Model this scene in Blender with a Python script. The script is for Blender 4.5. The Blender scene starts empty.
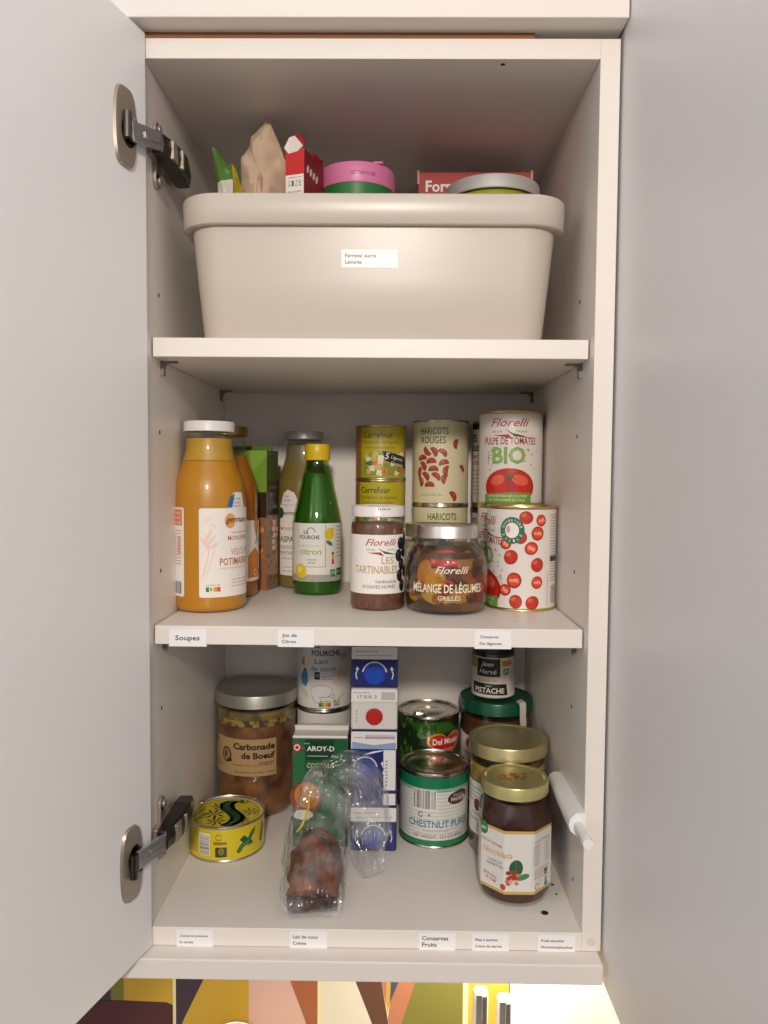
import bpy, bmesh, math, random
from math import sin, cos, pi, radians as rad, asin
from mathutils import Vector, Matrix, noise
SC = bpy.context.scene
COL = SC.collection
random.seed(7)

# ------------------------------------------------------------------ camera
cam = bpy.data.objects.new('camera', bpy.data.cameras.new('camera'))
COL.objects.link(cam)
PITCH, YAW, ROLL = -.04925, -.010657, .0078165
fwd = Vector((sin(YAW)*cos(PITCH), cos(YAW)*cos(PITCH), sin(PITCH)))
rt = Vector((cos(YAW), -sin(YAW), 0)); up = rt.cross(fwd)
r2 = cos(ROLL)*rt + sin(ROLL)*up; u2 = -sin(ROLL)*rt + cos(ROLL)*up
mw = Matrix((r2, u2, -fwd)).transposed().to_4x4()
mw.translation = (.0220244, -.6985426, .4358512)
cam.matrix_world = mw
cam.data.sensor_fit = 'VERTICAL'; cam.data.sensor_height = 36.0
cam.data.lens = 750/1024*36.0
cam.data.clip_start = .02
SC.camera = cam

# ------------------------------------------------------------------ light and exposure
SC.view_settings.view_transform = 'Standard'
SC.view_settings.look = 'None'
SC.view_settings.gamma = 1
SC.view_settings.use_curve_mapping = False
SC.view_settings.exposure = 0.08
SC.cycles.use_denoising = True
SC.cycles.max_bounces = 10
SC.cycles.transparent_max_bounces = 24
W = bpy.data.worlds.new('kitchen_room_light'); SC.world = W; W.use_nodes = True
wn = W.node_tree
wbg = wn.nodes['Background']
wtc = wn.nodes.new('ShaderNodeTexCoord'); wsx = wn.nodes.new('ShaderNodeSeparateXYZ'); wrp = wn.nodes.new('ShaderNodeValToRGB')
wmr = wn.nodes.new('ShaderNodeMapRange'); wmr.inputs['From Min'].default_value = -1; wmr.inputs['From Max'].default_value = 1
wn.links.new(wtc.outputs['Generated'], wsx.inputs[0]); wn.links.new(wsx.outputs['Z'], wmr.inputs['Value']); wn.links.new(wmr.outputs[0], wrp.inputs[0])
wn.links.new(wrp.outputs[0], wbg.inputs['Color'])
wrp.color_ramp.elements[0].position = .42; wrp.color_ramp.elements[0].color = (.085, .085, .09, 1)
wrp.color_ramp.elements[1].position = .62; wrp.color_ramp.elements[1].color = (1.05, 1.08, 1.18, 1)
e_ = wrp.color_ramp.elements.new(.50); e_.color = (.78, .80, .87, 1)
wbg.inputs['Strength'].default_value = .62

def lamp(name, loc, target, size, power, color, sizey=None):
    l = bpy.data.lights.new(name, 'AREA'); l.energy = power; l.color = color
    l.shape = 'DISK' if sizey is None else 'RECTANGLE'; l.size = size
    if sizey: l.size_y = sizey
    o = bpy.data.objects.new(name, l); COL.objects.link(o); o.location = loc
    o.rotation_euler = (Vector(target)-Vector(loc)).to_track_quat('-Z', 'Y').to_euler()
    return o
lamp('ceiling_lamp', (.03, -1.75, 1.02), (0, .1, .4), .15, 19.5, (1, .89, .78))
lamp('under_cabinet_lamp_light', (.262, .27, -.075), (.262, .33, -.4), .05, 4.5, (1, .93, .82))

# ------------------------------------------------------------------ materials
def lin(h):
    if isinstance(h, str):
        h = h.lstrip('#'); c = [int(h[i:i+2], 16)/255 for i in (0, 2, 4)]
        return tuple(((x+.055)/1.055)**2.4 if x > .04045 else x/12.92 for x in c)
    return tuple(h)
MC = {}
def mat(name, color='#ffffff', rough=.5, metal=0., coat=0., nz=None, bump=None, spec=.5, sss=0):
    """nz=(scale, colour2, amount) colour noise; bump=(scale, strength)"""
    if name in MC: return MC[name]
    m = bpy.data.materials.new(name); m.use_nodes = True; nt = m.node_tree
    p = nt.nodes['Principled BSDF']
    p.inputs['Base Color'].default_value = (*lin(color), 1)
    p.inputs['Roughness'].default_value = rough; p.inputs['Metallic'].default_value = metal
    p.inputs['Coat Weight'].default_value = coat; p.inputs['Coat Roughness'].default_value = .04
    p.inputs['Specular IOR Level'].default_value = spec
    if nz or bump:
        tc = nt.nodes.new('ShaderNodeTexCoord')
    if nz:
        n = nt.nodes.new('ShaderNodeTexNoise'); n.inputs['Scale'].default_value = nz[0]; n.inputs['Detail'].default_value = 6
        nt.links.new(tc.outputs['Object'], n.inputs['Vector'])
        r = nt.nodes.new('ShaderNodeValToRGB'); r.color_ramp.elements[0].position = .5-nz[2]; r.color_ramp.elements[1].position = .5+nz[2]
        r.color_ramp.elements[0].color = (*lin(color), 1); r.color_ramp.elements[1].color = (*lin(nz[1]), 1)
        nt.links.new(n.outputs['Fac'], r.inputs['Fac']); nt.links.new(r.outputs['Color'], p.inputs['Base Color'])
    if bump:
        n = nt.nodes.new('ShaderNodeTexNoise'); n.inputs['Scale'].default_value = bump[0]; n.inputs['Detail'].default_value = 4
        nt.links.new(tc.outputs['Object'], n.inputs['Vector'])
        b = nt.nodes.new('ShaderNodeBump'); b.inputs['Strength'].default_value = bump[1]; b.inputs['Distance'].default_value = .002
        nt.links.new(n.outputs['Fac'], b.inputs['Height']); nt.links.new(b.outputs['Normal'], p.inputs['Normal'])
    MC[name] = m; return m
def glass(name, color=(1, 1, 1), rough=.02, ior=1.45, film=None):
    if name in MC: return MC[name]
    m = bpy.data.materials.new(name); m.use_nodes = True; nt = m.node_tree; nt.nodes.clear()
    o = nt.nodes.new('ShaderNodeOutputMaterial'); mx = nt.nodes.new('ShaderNodeMixShader')
    t = nt.nodes.new('ShaderNodeBsdfTransparent'); t.inputs[0].default_value = (*color, 1)
    g = nt.nodes.new('ShaderNodeBsdfGlossy'); g.inputs['Roughness'].default_value = rough
    fr = nt.nodes.new('ShaderNodeFresnel'); fr.inputs[0].default_value = ior
    ge = nt.nodes.new('ShaderNodeNewGeometry'); mr = nt.nodes.new('ShaderNodeMapRange')   # the same reflection from either side of the thin wall
    mr.inputs['To Min'].default_value = ior; mr.inputs['To Max'].default_value = 1/ior
    nt.links.new(ge.outputs['Backfacing'], mr.inputs['Value']); nt.links.new(mr.outputs[0], fr.inputs[0])
    nt.links.new(fr.outputs[0], mx.inputs[0]); nt.links.new(t.outputs[0], mx.inputs[1]); nt.links.new(g.outputs[0], mx.inputs[2])
    last = mx
    if film:   # cloudy plastic: a little diffuse scatter, crumple bump
        d = nt.nodes.new('ShaderNodeBsdfDiffuse'); d.inputs[0].default_value = (*film[1], 1)
        m2 = nt.nodes.new('ShaderNodeMixShader'); n3 = nt.nodes.new('ShaderNodeTexNoise'); n3.inputs['Scale'].default_value = 28; n3.inputs['Detail'].default_value = 5
        tc3 = nt.nodes.new('ShaderNodeTexCoord'); nt.links.new(tc3.outputs['Object'], n3.inputs['Vector']); r3 = nt.nodes.new('ShaderNodeMapRange')
        for q_, v_ in (('From Min', .42), ('From Max', .68), ('To Min', film[0]*.15), ('To Max', film[0]*2.4)): r3.inputs[q_].default_value = v_
        nt.links.new(n3.outputs['Fac'], r3.inputs['Value']); nt.links.new(r3.outputs[0], m2.inputs[0])
        nt.links.new(mx.outputs[0], m2.inputs[1]); nt.links.new(d.outputs[0], m2.inputs[2]); last = m2
        tc = nt.nodes.new('ShaderNodeTexCoord'); n = nt.nodes.new('ShaderNodeTexNoise'); n.inputs['Scale'].default_value = 45; n.inputs['Detail'].default_value = 3
        nt.links.new(tc.outputs['Object'], n.inputs['Vector'])
        b = nt.nodes.new('ShaderNodeBump'); b.inputs['Strength'].default_value = .8; b.inputs['Distance'].default_value = .006
        nt.links.new(n.outputs['Fac'], b.inputs['Height'])
        for q in (g, fr, d): nt.links.new(b.outputs['Normal'], q.inputs['Normal'])
    nt.links.new(last.outputs[0], o.inputs[0]); MC[name] = m; return m
def print_mat(name, rough, coat=0., metal=0.):
    if name in MC: return MC[name]
    m = mat(name, '#ffffff', rough, metal, coat); nt = m.node_tree
    a = nt.nodes.new('ShaderNodeVertexColor'); a.layer_name = 'Col'
    nt.links.new(a.outputs['Color'], nt.nodes['Principled BSDF'].inputs['Base Color']); return m
PAPER = print_mat('printed_paper', .5)
GLOSSP = print_mat('printed_gloss', .3, .35)
LAM = mat('white_laminate', '#ebe4dc', .42, bump=(900, .03), nz=(5, '#e8e1d9', .3))
EDGE = mat('white_edge_band', '#efe8df', .4)
DOORM = mat('door_laminate', '#edebeb', .38, bump=(500, .04), nz=(4, '#eae8e8', .3))
SILVER = mat('brushed_steel', '#dcd9d4', .34, 1.)
TIN = mat('tinplate', '#c9c3b6', .22, 1.)
GOLD = mat('gold_lacquer', '#cdb97f', .28, .9)
DGOLD = mat('dull_gold_lid', '#a88a4a', .35, 1.)
NICKEL = mat('nickel', '#aba092', .38, .65)
DARKN = mat('dark_nickel', '#6b645c', .3, 1.)
BRKT = mat('grey_support', '#7d756e', .45)
WPL = mat('white_plastic', '#e9e7e4', .35)
BLACK = mat('black_plastic', '#16120f', .4)
HOLE = mat('drilled_hole', '#3a332c', .8)
GLASS = glass('clear_glass', (.97, .98, .96))

# ------------------------------------------------------------------ object helpers
def link(name, me, m=None, parent=None):
    o = bpy.data.objects.new(name, me); COL.objects.link(o)
    if m is not None: me.materials.append(m)
    if parent is not None: o.parent = parent
    return o
def obj(name, bm, m, parent=None, smooth=None, bevel=None, recalc=True):
    if recalc: bmesh.ops.recalc_face_normals(bm, faces=bm.faces)
    me = bpy.data.meshes.new(name); bm.to_mesh(me); bm.free()
    if smooth is not None:
        for p in me.polygons: p.use_smooth = True
        me.set_sharp_from_angle(angle=rad(smooth))
    o = link(name, me, m, parent)
    if bevel:
        b = o.modifiers.new('bevel', 'BEVEL'); b.width = bevel; b.segments = 2; b.limit_method = 'ANGLE'
    return o
def thing(name, label, cat, loc=(0, 0, 0), rz=0, group=None):
    o = bpy.data.objects.new(name, None); COL.objects.link(o); o.empty_display_size = .02
    o.location = loc; o.rotation_euler = (0, 0, rz); tag(o, label, cat, group); return o
def tag(o, label, cat=None, group=None):
    o['label'] = label
    if cat: o['category'] = cat
    if group: o['group'] = group
    return o
def bx(bm, x0, x1, y0, y1, z0, z1, M=None):
    v = [bm.verts.new((x, y, z)) for z in (z0, z1) for x, y in ((x0, y0), (x1, y0), (x1, y1), (x0, y1))]
    for f in ((3, 2, 1, 0), (4, 5, 6, 7), (0, 1, 5, 4), (1, 2, 6, 5), (2, 3, 7, 6), (3, 0, 4, 7)):
        bm.faces.new([v[i] for i in f])
    if M is not None: bmesh.ops.transform(bm, matrix=M, verts=v)
    return v
def box(name, x0, x1, y0, y1, z0, z1, m, parent=None, bevel=None):
    bm = bmesh.new(); bx(bm, x0, x1, y0, y1, z0, z1); return obj(name, bm, m, parent, bevel=bevel)
def lathe_bm(prof, n=64, bm=None, f=None, M=None):
    """prof: (r, z) in mm; f(angle) multiplies the radius"""
    bm = bm or bmesh.new(); rings = []; allv = []
    for r, z in prof:
        if r < 1e-6: rings.append([bm.verts.new((0, 0, z/1000))])
        else:
            rings.append([bm.verts.new((r/1000*(f(2*pi*i/n, z) if f else 1)*cos(2*pi*i/n), r/1000*(f(2*pi*i/n, z) if f else 1)*sin(2*pi*i/n), z/1000)) for i in range(n)])
        allv += rings[-1]
    for a, b in zip(rings, rings[1:]):
        if len(a) == 1 and len(b) == 1: continue
        for i in range(n):
            j = (i+1) % n
            if len(a) == 1: bm.faces.new((a[0], b[i], b[j]))
            elif len(b) == 1: bm.faces.new((a[i], a[j], b[0]))
            else: bm.faces.new((a[i], a[j], b[j], b[i]))
    if M is not None: bmesh.ops.transform(bm, matrix=M, verts=allv)
    return bm
def lathe(name, prof, m, parent=None, n=64, ang=35, f=None, M=None):
    return obj(name, lathe_bm(prof, n, None, f, M), m, parent, smooth=ang)
def tube(bm, pts, r, n=10):
    pts = [Vector(p) for p in pts]; rings = []
    for i, p in enumerate(pts):
        d = (pts[min(i+1, len(pts)-1)]-pts[max(i-1, 0)]).normalized()
        a = d.orthogonal().normalized() if i == 0 else (a - d*a.dot(d)).normalized()
        b = d.cross(a); rr = r[i] if isinstance(r, (list, tuple)) else r
        rings.append([bm.verts.new(p+rr*(cos(2*pi*k/n)*a+sin(2*pi*k/n)*b)) for k in range(n)])
    for A, B in zip(rings, rings[1:]):
        for k in range(n): bm.faces.new((A[k], A[(k+1) % n], B[(k+1) % n], B[k]))
    bm.faces.new(rings[0][::-1]); bm.faces.new(rings[-1])
    return bm
def ellipsoid(bm, c, s, rot=0, n=16, axis='Y', colr=None, cl=None):
    M = Matrix.Translation(c) @ Matrix.Rotation(rot, 4, axis) @ Matrix.Diagonal((*s, 1))
    r = bmesh.ops.create_uvsphere(bm, u_segments=n, v_segments=n//2+2, radius=1, matrix=M)
    if cl is not None:
        for f in {f for v in r['verts'] for f in v.link_faces}:
            for l in f.loops: l[cl] = (*lin(colr), 1)
    return r['verts']

# ------------------------------------------------------------------ printing: flat shapes in mm wrapped onto a surface
TC = {}
def glyphs(s, bold, shear):
    k = (s, bold, shear)
    if k not in TC:
        c = bpy.data.curves.new('t', 'FONT'); c.body = s; c.offset = bold*.5; c.shear = shear; c.resolution_u = 2; c.fill_mode = 'BOTH'
        o = bpy.data.objects.new('t', c); me = o.to_mesh()
        v = [tuple(x.co)[:2] for x in me.vertices]; p = [tuple(f.vertices) for f in me.polygons]
        o.to_mesh_clear(); bpy.data.objects.remove(o); bpy.data.curves.remove(c)
        TC[k] = (v, p)
    return TC[k]
CAP = max(v[1] for v in glyphs('H', 0, 0)[0])
class Art:
    def __init__(s):
        s.bm = bmesh.new(); s.cl = s.bm.loops.layers.float_color.new('Col')
    def face(s, pts, c, L):
        f = s.bm.faces.new([s.bm.verts.new((u, v, L*.05)) for u, v in pts])
        for l in f.loops: l[s.cl] = (*lin(c), 1)
    def poly(s, pts, c, L=2): s.face(pts, c, L)
    def rect(s, u0, v0, u1, v1, c, L=2): s.face([(u0, v0), (u1, v0), (u1, v1), (u0, v1)], c, L)
    def rrect(s, u0, v0, u1, v1, r, c, L=2):
        p = []
        for cx, cy, a in ((u1-r, v0+r, -90), (u1-r, v1-r, 0), (u0+r, v1-r, 90), (u0+r, v0+r, 180)):
            p += [(cx+r*cos(rad(a+k*22.5)), cy+r*sin(rad(a+k*22.5))) for k in range(5)]
        s.face(p, c, L)
    def ell(s, u, v, a, b, c, L=2, rot=0, n=20, wob=0):
        cr, sr = cos(rad(rot)), sin(rad(rot)); p = []
        for k in range(n):
            q = 1+wob*sin(3*k+u); x, y = a*q*cos(2*pi*k/n), b*q*sin(2*pi*k/n); p.append((u+x*cr-y*sr, v+x*sr+y*cr))
        s.face(p, c, L)
    def ring(s, u, v, a, b, w, c, L=2, a0=0, a1=360, n=24):
        P = [(cos(rad(a0+(a1-a0)*k/n)), sin(rad(a0+(a1-a0)*k/n))) for k in range(n+1)]
        for (x0, y0), (x1, y1) in zip(P, P[1:]):
            s.face([(u+a*x0, v+b*y0), (u+a*x1, v+b*y1), (u+(a-w)*x1, v+(b-w)*y1), (u+(a-w)*x0, v+(b-w)*y0)], c, L)
    def line(s, pts, w, c, L=2):
        for (x0, y0), (x1, y1) in zip(pts, pts[1:]):
            d = math.hypot(x1-x0, y1-y0) or 1; nx, ny = -(y1-y0)/d*w/2, (x1-x0)/d*w/2
            s.face([(x0+nx, y0+ny), (x0-nx, y0-ny), (x1-nx, y1-ny), (x1+nx, y1+ny)], c, L)
    def text(s, t, u, v, h, c, w=None, L=3, bold=0, shear=0, al='C', rot=0):
        """h: capital height in mm, w: total width in mm, (u, v): baseline anchor"""
        V, P = glyphs(t, bold, shear)
        if not P: return
        x0 = min(q[0] for q in V); x1 = max(q[0] for q in V); sy = h/CAP; sx = w/(x1-x0) if w else sy
        o = {'C': (x0+x1)/2, 'L': x0, 'R': x1}[al]; cr, sr = cos(rad(rot)), sin(rad(rot))
        vs = []
        for x, y in V:
            x = (x-o)*sx; y = y*sy; vs.append(s.bm.verts.new((u+x*cr-y*sr, v+x*sr+y*cr, L*.05)))
        for p in P:
            try: f = s.bm.faces.new([vs[i] for i in p])
            except ValueError: continue
            for l in f.loops: l[s.cl] = (*lin(c), 1)
    def scribble(s, u0, v, u1, h, c, L=2, step=1.3):
        """a line of very small print that cannot be read in the photo: short dashes"""
        u = u0; R = random.Random(int(u0*7+v*13+u1))
        while u < u1-.4:
            w = min(R.uniform(.5, 1.2)*step, u1-u); s.rect(u, v, u+w*.8, v+h*R.uniform(.7, 1), c, L); u += w+h*.35
    def barcode(s, u0, v0, u1, v1, L=2, c='#22201e', vert=False):
        s.rect(u0-.6, v0-.6, u1+.6, v1+.6, '#f3efe9', L); R = random.Random(int(u0*3+v1)); t = 0; T = (v1-v0) if vert else (u1-u0)
        while t < T-.3:
            w = R.choice((.35, .5, .8))
            if vert: s.rect(u0, v0+t, u1, min(v0+t+w, v1), c, L+1)
            else: s.rect(u0+t, v0, min(u0+t+w, u1), v1, c, L+1)
            t += w+R.choice((.35, .6, .9))
    def build(s, name, m, parent, fn, step=2.2):
        bm = s.bm
        rc = getattr(fn, 'r', None)
        if rc:      # turn the print so that its middle faces the way the jar was put down, a little towards the open middle of the cabinet
            sh = rc*math.atan2(.022-parent.location.x, parent.location.y+.6985)
            for v in bm.verts: v.co.x += sh
        bm.normal_update(); bmesh.ops.triangulate(bm, faces=[f for f in bm.faces if len(f.verts) > 4])
        if step:
            us = [v.co.x for v in bm.verts]; k = math.ceil(min(us)/step)
            while k*step < max(us):
                bmesh.ops.bisect_plane(bm, geom=bm.verts[:]+bm.edges[:]+bm.faces[:], plane_co=(k*step, 0, 0), plane_no=(1, 0, 0)); k += 1
        for v in bm.verts: v.co = fn(*v.co)
        me = bpy.data.meshes.new(name); bm.to_mesh(me); bm.free()
        me.color_attributes.active_color = me.color_attributes['Col']
        o = link(name, me, m, parent); return o
def on_cyl(r, a0=0, off=.25, z0=0):
    """u along the girth, 0 = facing the cabinet front"""
    def fn(u, v, z): return Vector(((r+off+z)*sin(u/r+a0), -(r+off+z)*cos(u/r+a0), v+z0))/1000
    fn.r = r; return fn
def on_front(y=0, x=0, z0=0, off=.1): return lambda u, v, z: Vector((u+x, y-off-z, v+z0))/1000
def on_side(x=0, off=.1): return lambda u, v, z: Vector((x+off+z, u, v))/1000      # faces +X
def on_top(h, off=.1, rot=0): return lambda u, v, z: Matrix.Rotation(rot, 3, 'Z') @ (Vector((u, v, h+off+z))/1000)

# ================================================================== the setting
HW, T, D = .207, .018, .328
Z2, Z1, ZT = .28934, .56414, .8304
bsp = bmesh.new(); bx(bsp, -.9, .9, .36, .40, -.95, 1.3)
wall = obj('wall_back', bsp, mat('kitchen_wall_paint', '#e9e2d2', .5)); wall['kind'] = 'structure'

# patchwork tiles on the wall under the cabinet, 20 cm pitch
bs = thing('tiled_backsplash', 'patchwork backsplash tiles in ochre, plum and pink on the wall below the cabinet', 'backsplash', (0, .36, 0))
box('tile_backing', -.55, .1985, -.008, 0, -.60, -.14, mat('cream_grout', '#e3d6a4', .5), bs)
ta = Art()
Y_, OL, PL, PK, RU, CR, BR = '#c39a2c', '#77722c', '#3a2b35', '#d3a995', '#a0592f', '#d8cfb4', '#5e3a26'
def row(zb):
    def q(pts, c, L=1): ta.poly([(u, zb+v) for u, v in pts], c, L)
    # tile one: plum slab under an ochre and an olive field
    q([(-496, 0), (-290.5, 0), (-290.5, 88), (-300, 92), (-362, 94), (-496, 92)], '#4a1c20')
    q([(-362, 94), (-300, 92), (-290.5, 88), (-290.5, 206), (-362, 206)], Y_)
    q([(-381, 93), (-362, 94), (-362, 206), (-381, 206)], OL)
    q([(-496, 92), (-381, 93), (-381, 206), (-496, 206)], '#2f3138')
    # tile two: plum wedge, ochre blade, pink field, rust wedge
    q([(-286, 40), (-286, 206), (-208, 206), (-273, 70)], PL)
    q([(-286, 0), (-286, 40), (-273, 70), (-208, 206), (-180, 206), (-180, 0)], Y_)
    q([(-180, 0), (-180, 206), (-149, 206), (-99, 70), (-80, 15), (-80, 0)], PK)
    q([(-80, 15), (-99, 70), (-149, 206), (-80, 206)], RU)
    # tile three: cream field, brown leaf, sliver of blue, terracotta blade, olive
    q([(-74, 0), (-74, 206), (-55, 206), (-27, 132), (-3, 70), (24, 0)], CR)
    q([(24, 0), (-3, 70), (-27, 132), (-55, 206), (0, 206), (11.7, 132), (22, 70), (25, 0)], BR)
    q([(0, 206), (11.7, 132), (20, 88), (20, 132), (12, 206)], '#b5724f')
    q([(12, 206), (20, 132), (21, 80), (25, 96), (26, 132), (22, 206)], Y_)
    q([(22, 206), (26, 132), (25, 96), (39, 132), (55, 206)], '#3d4a58')
    q([(55, 206), (39, 132), (25, 96), (22, 70), (25, 0), (32, 0), (43, 70), (63, 132), (87, 206)], '#b5724f')
    q([(32, 0), (43, 70), (63, 132), (87, 206), (130.5, 206), (130.5, 0)], OL)
    # tile four: ochre, cut short
    q([(138, 0), (138, 206), (197.5, 206), (197.5, 0)], '#d0a636')
    q([(196.6, 0), (196.6, 206), (198.4, 206), (198.4, 0)], '#6b5a38', 2)
row(-424); row(-598)
ta.build('printed_tiles', print_mat('cement_tile_print', .55), bs, lambda u, v, z: Vector((u, -8.1-z, min(v, -216)))/1000, None)

ct = box('countertop', -.9, .9, -.30, .358, -.66, -.62, mat('pale_countertop', '#d8cfbf', .35), None, .003)
tag(ct, 'pale worktop under the backsplash, seen only as its glow', 'worktop')

sof = thing('soffit_board', 'white boxed filler board above the wall cabinet', 'board', (0, 0, ZT+.0022))
box('panel', -.36, .2262, -.020, .355, .0045, .30, LAM, sof, .001)
box('support_batten', -.2245, .148, .003, .33, -.0010, .0045, mat('raw_wood', '#8a5a38', .7), sof)
pel = box('light_pelmet', -.36, .2223, -.020, .352, -.0380, -.0185, LAM, None, .0012)
tag(pel, 'white flat pelmet board running under the cabinet', 'pelmet')
sp = thing('tall_side_panel', 'tall grey-white side panel standing out at the right of the cabinet', 'side panel', (.2275, 0, 0))
box('panel', 0, .018, -.58, .355, -.0475, 1.15, DOORM, sp, .0008)
pk = thing('under_cabinet_lamp', 'round white lamp under the right end of the pelmet', 'lamp', (.262, .27, -.066))
pk.location = (.2, .27, -.038)
lathe('lamp_housing', [(0, 0), (26, 0), (28, -2), (28, -10), (25, -12), (0, -12)], WPL, pk)
bpy.data.objects['under_cabinet_lamp_light'].location = (.2, .27, -.0535)
bpy.data.objects['under_cabinet_lamp_light'].rotation_euler = (rad(18), rad(-8), 0)

# ------------------------------------------------------------------ wall cabinet
cab = thing('wall_cabinet', 'open white wall cabinet with two shelves full of tins and jars', 'cabinet', (0, 0, 0))
box('side_panel', -HW-T, -HW, 0, D, -T, ZT, LAM, cab, .0006)
box('side_panel', HW, HW+T, 0, D, -T, ZT, LAM, cab, .0006)
box('top_panel', -HW, HW, 0, D, ZT-T, ZT, LAM, cab, .0006)
bot = box('bottom_panel', -HW, HW, 0, D, -T, 0, LAM, cab, .0006)
box('back_panel', -HW-T, HW+T, D, D+.006, -T, ZT, LAM, cab)
shelves = []
for z in (Z1, Z2):
    shelves.append(box('shelf', -.2055, .2055, .015, D-.002, z-T, z, LAM, cab, .0007))
def bracket(x, y, z, s):
    bm = bmesh.new(); w = .003
    def solid(pts):
        fr = [bm.verts.new((x+s*px, y-w, z+pz)) for px, pz in pts]; bk = [bm.verts.new((x+s*px, y+w, z+pz)) for px, pz in pts]; n = len(pts)
        bm.faces.new(fr); bm.faces.new(bk[::-1])
        for i in range(n): bm.faces.new((fr[i], fr[(i+1) % n], bk[(i+1) % n], bk[i]))
    solid([(0, 0), (.016, 0), (.016, -.0018), (0, -.0018)]); solid([(0, -.0018), (.0034, -.0018), (.0034, -.014), (0, -.014)]); solid([(.0034, -.0018), (.0080, -.0018), (.0050, -.0034), (.0034, -.0064)])
    return obj('shelf_support', bm, BRKT, cab)
for z in (Z1-T, Z2-T):
    for x, s in ((-HW, 1), (HW, -1)):
        for y in (.046, .300): bracket(x, y, z, s)
def hole(x, y, z, ax, r=.0022):
    bm = bmesh.new(); bmesh.ops.create_circle(bm, cap_ends=True, radius=r, segments=14)
    R = Matrix.Rotation(rad(90), 4, 'Y') if ax == 'x' else Matrix.Identity(4)
    bmesh.ops.transform(bm, matrix=Matrix.Translation((x, y, z)) @ R, verts=bm.verts)
    return obj('pin_hole' if ax == 'x' else 'screw_hole', bm, HOLE, cab)
for z in (.609, .476, .3395, .2015): hole(-HW+.0002, .039, z, 'x'); hole(HW-.0002, .058, z, 'x')
hole(HW-.0002, .038, .032, 'x')
for z in (.609, .476): hole(HW-.0002, .27, z, 'x')
for x, y, z, r in ((.1202, .009, ZT-T-.0002, .0022),): hole(x, y, z, 'z', r)
for x, y, r in ((.178, .032, .0036), (.1965, .084, .0018), (.197, .066, .0013)):
    bm = bmesh.new(); lathe_bm([(0, .4), (r*600, .35), (r*1000, .5), (r*1000, 0)], 20, bm, None, Matrix.Translation((x, y, 0)))
    obj('screw_head', bm, DARKN, cab, 30)
bm = bmesh.new(); bmesh.ops.create_circle(bm, cap_ends=True, radius=.0042, segments=20)
bmesh.ops.transform(bm, matrix=Matrix.Translation((HW+.009, -.0004, -.009)) @ Matrix.Rotation(rad(90), 4, 'X'), verts=bm.verts)
obj('screw_cap', bm, mat('screw_cap_white', '#ddd5cb', .4), cab)

INK = '#3c3833'
def shelf_label(parent, x0, x1, z0, z1, y, lines, h, lw, indent=2.0):
    a = Art(); w = (x1-x0)*1000; hh = (z1-z0)*1000
    a.rect(0, 0, w, hh, '#f4f2f1', 1)
    n = len(lines)
    for i, (t, tw) in enumerate(zip(lines, lw)):
        v = hh/2-h/2 if n == 1 else hh-(i+1)*hh/2.55+(.2 if i else -.2)
        a.text(t, indent, v, h, INK, tw, 2, .035, 0, 'L')
    # a thin sticker: printed front over a real 0.2 mm card
    o = a.build('shelf_label', mat('label_print', '#f4f2f1', .45) and print_mat('sticker_print', .4), parent, lambda u, v, z: Vector((x0+u/1000, y-.0004-z/1000, z0+v/1000)), None)
    c = box('sticker_card', x0, x1, y-.0004, y, z0, z1, WPL, o)
    return o
s1, s2 = shelves
shelf_label(s2, -.1916, -.1553, .2695, .2862, .0148, ['Soupes'], 4.6, [23.5], 6)
shelf_label(s2, -.0868, -.0517, .2700, .2865, .0148, ['Jus de', 'Citron'], 3.1, [14.5, 13.5], 4)
shelf_label(s2, .1022, .1374, .2700, .2875, .0148, ['Conserves', 'De légumes'], 2.6, [18, 21], 5)
for x0, x1, ls, h, lw in ((-.1816, -.1464, ['Conserves poissons', 'Et viandes'], 2.1, [27, 13]), (-.0727, -.0368, ['Lait de coco', 'Crème'], 3.1, [24, 13]),
        (.0513, .0862, ['Conserves', 'Fruits'], 4.0, [25, 14]), (.1022, .1376, ['Pâte à tartiner', 'Crème de marron'], 2.5, [22, 25.5]),
        (.1652, .2006, ['Fruits amandes/', 'Noisettes/pistaches'], 2.4, [22, 30])):
    shelf_label(bot, x0, x1, -.0192, -.0022, 0, ls, h, lw, 3)

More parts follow.
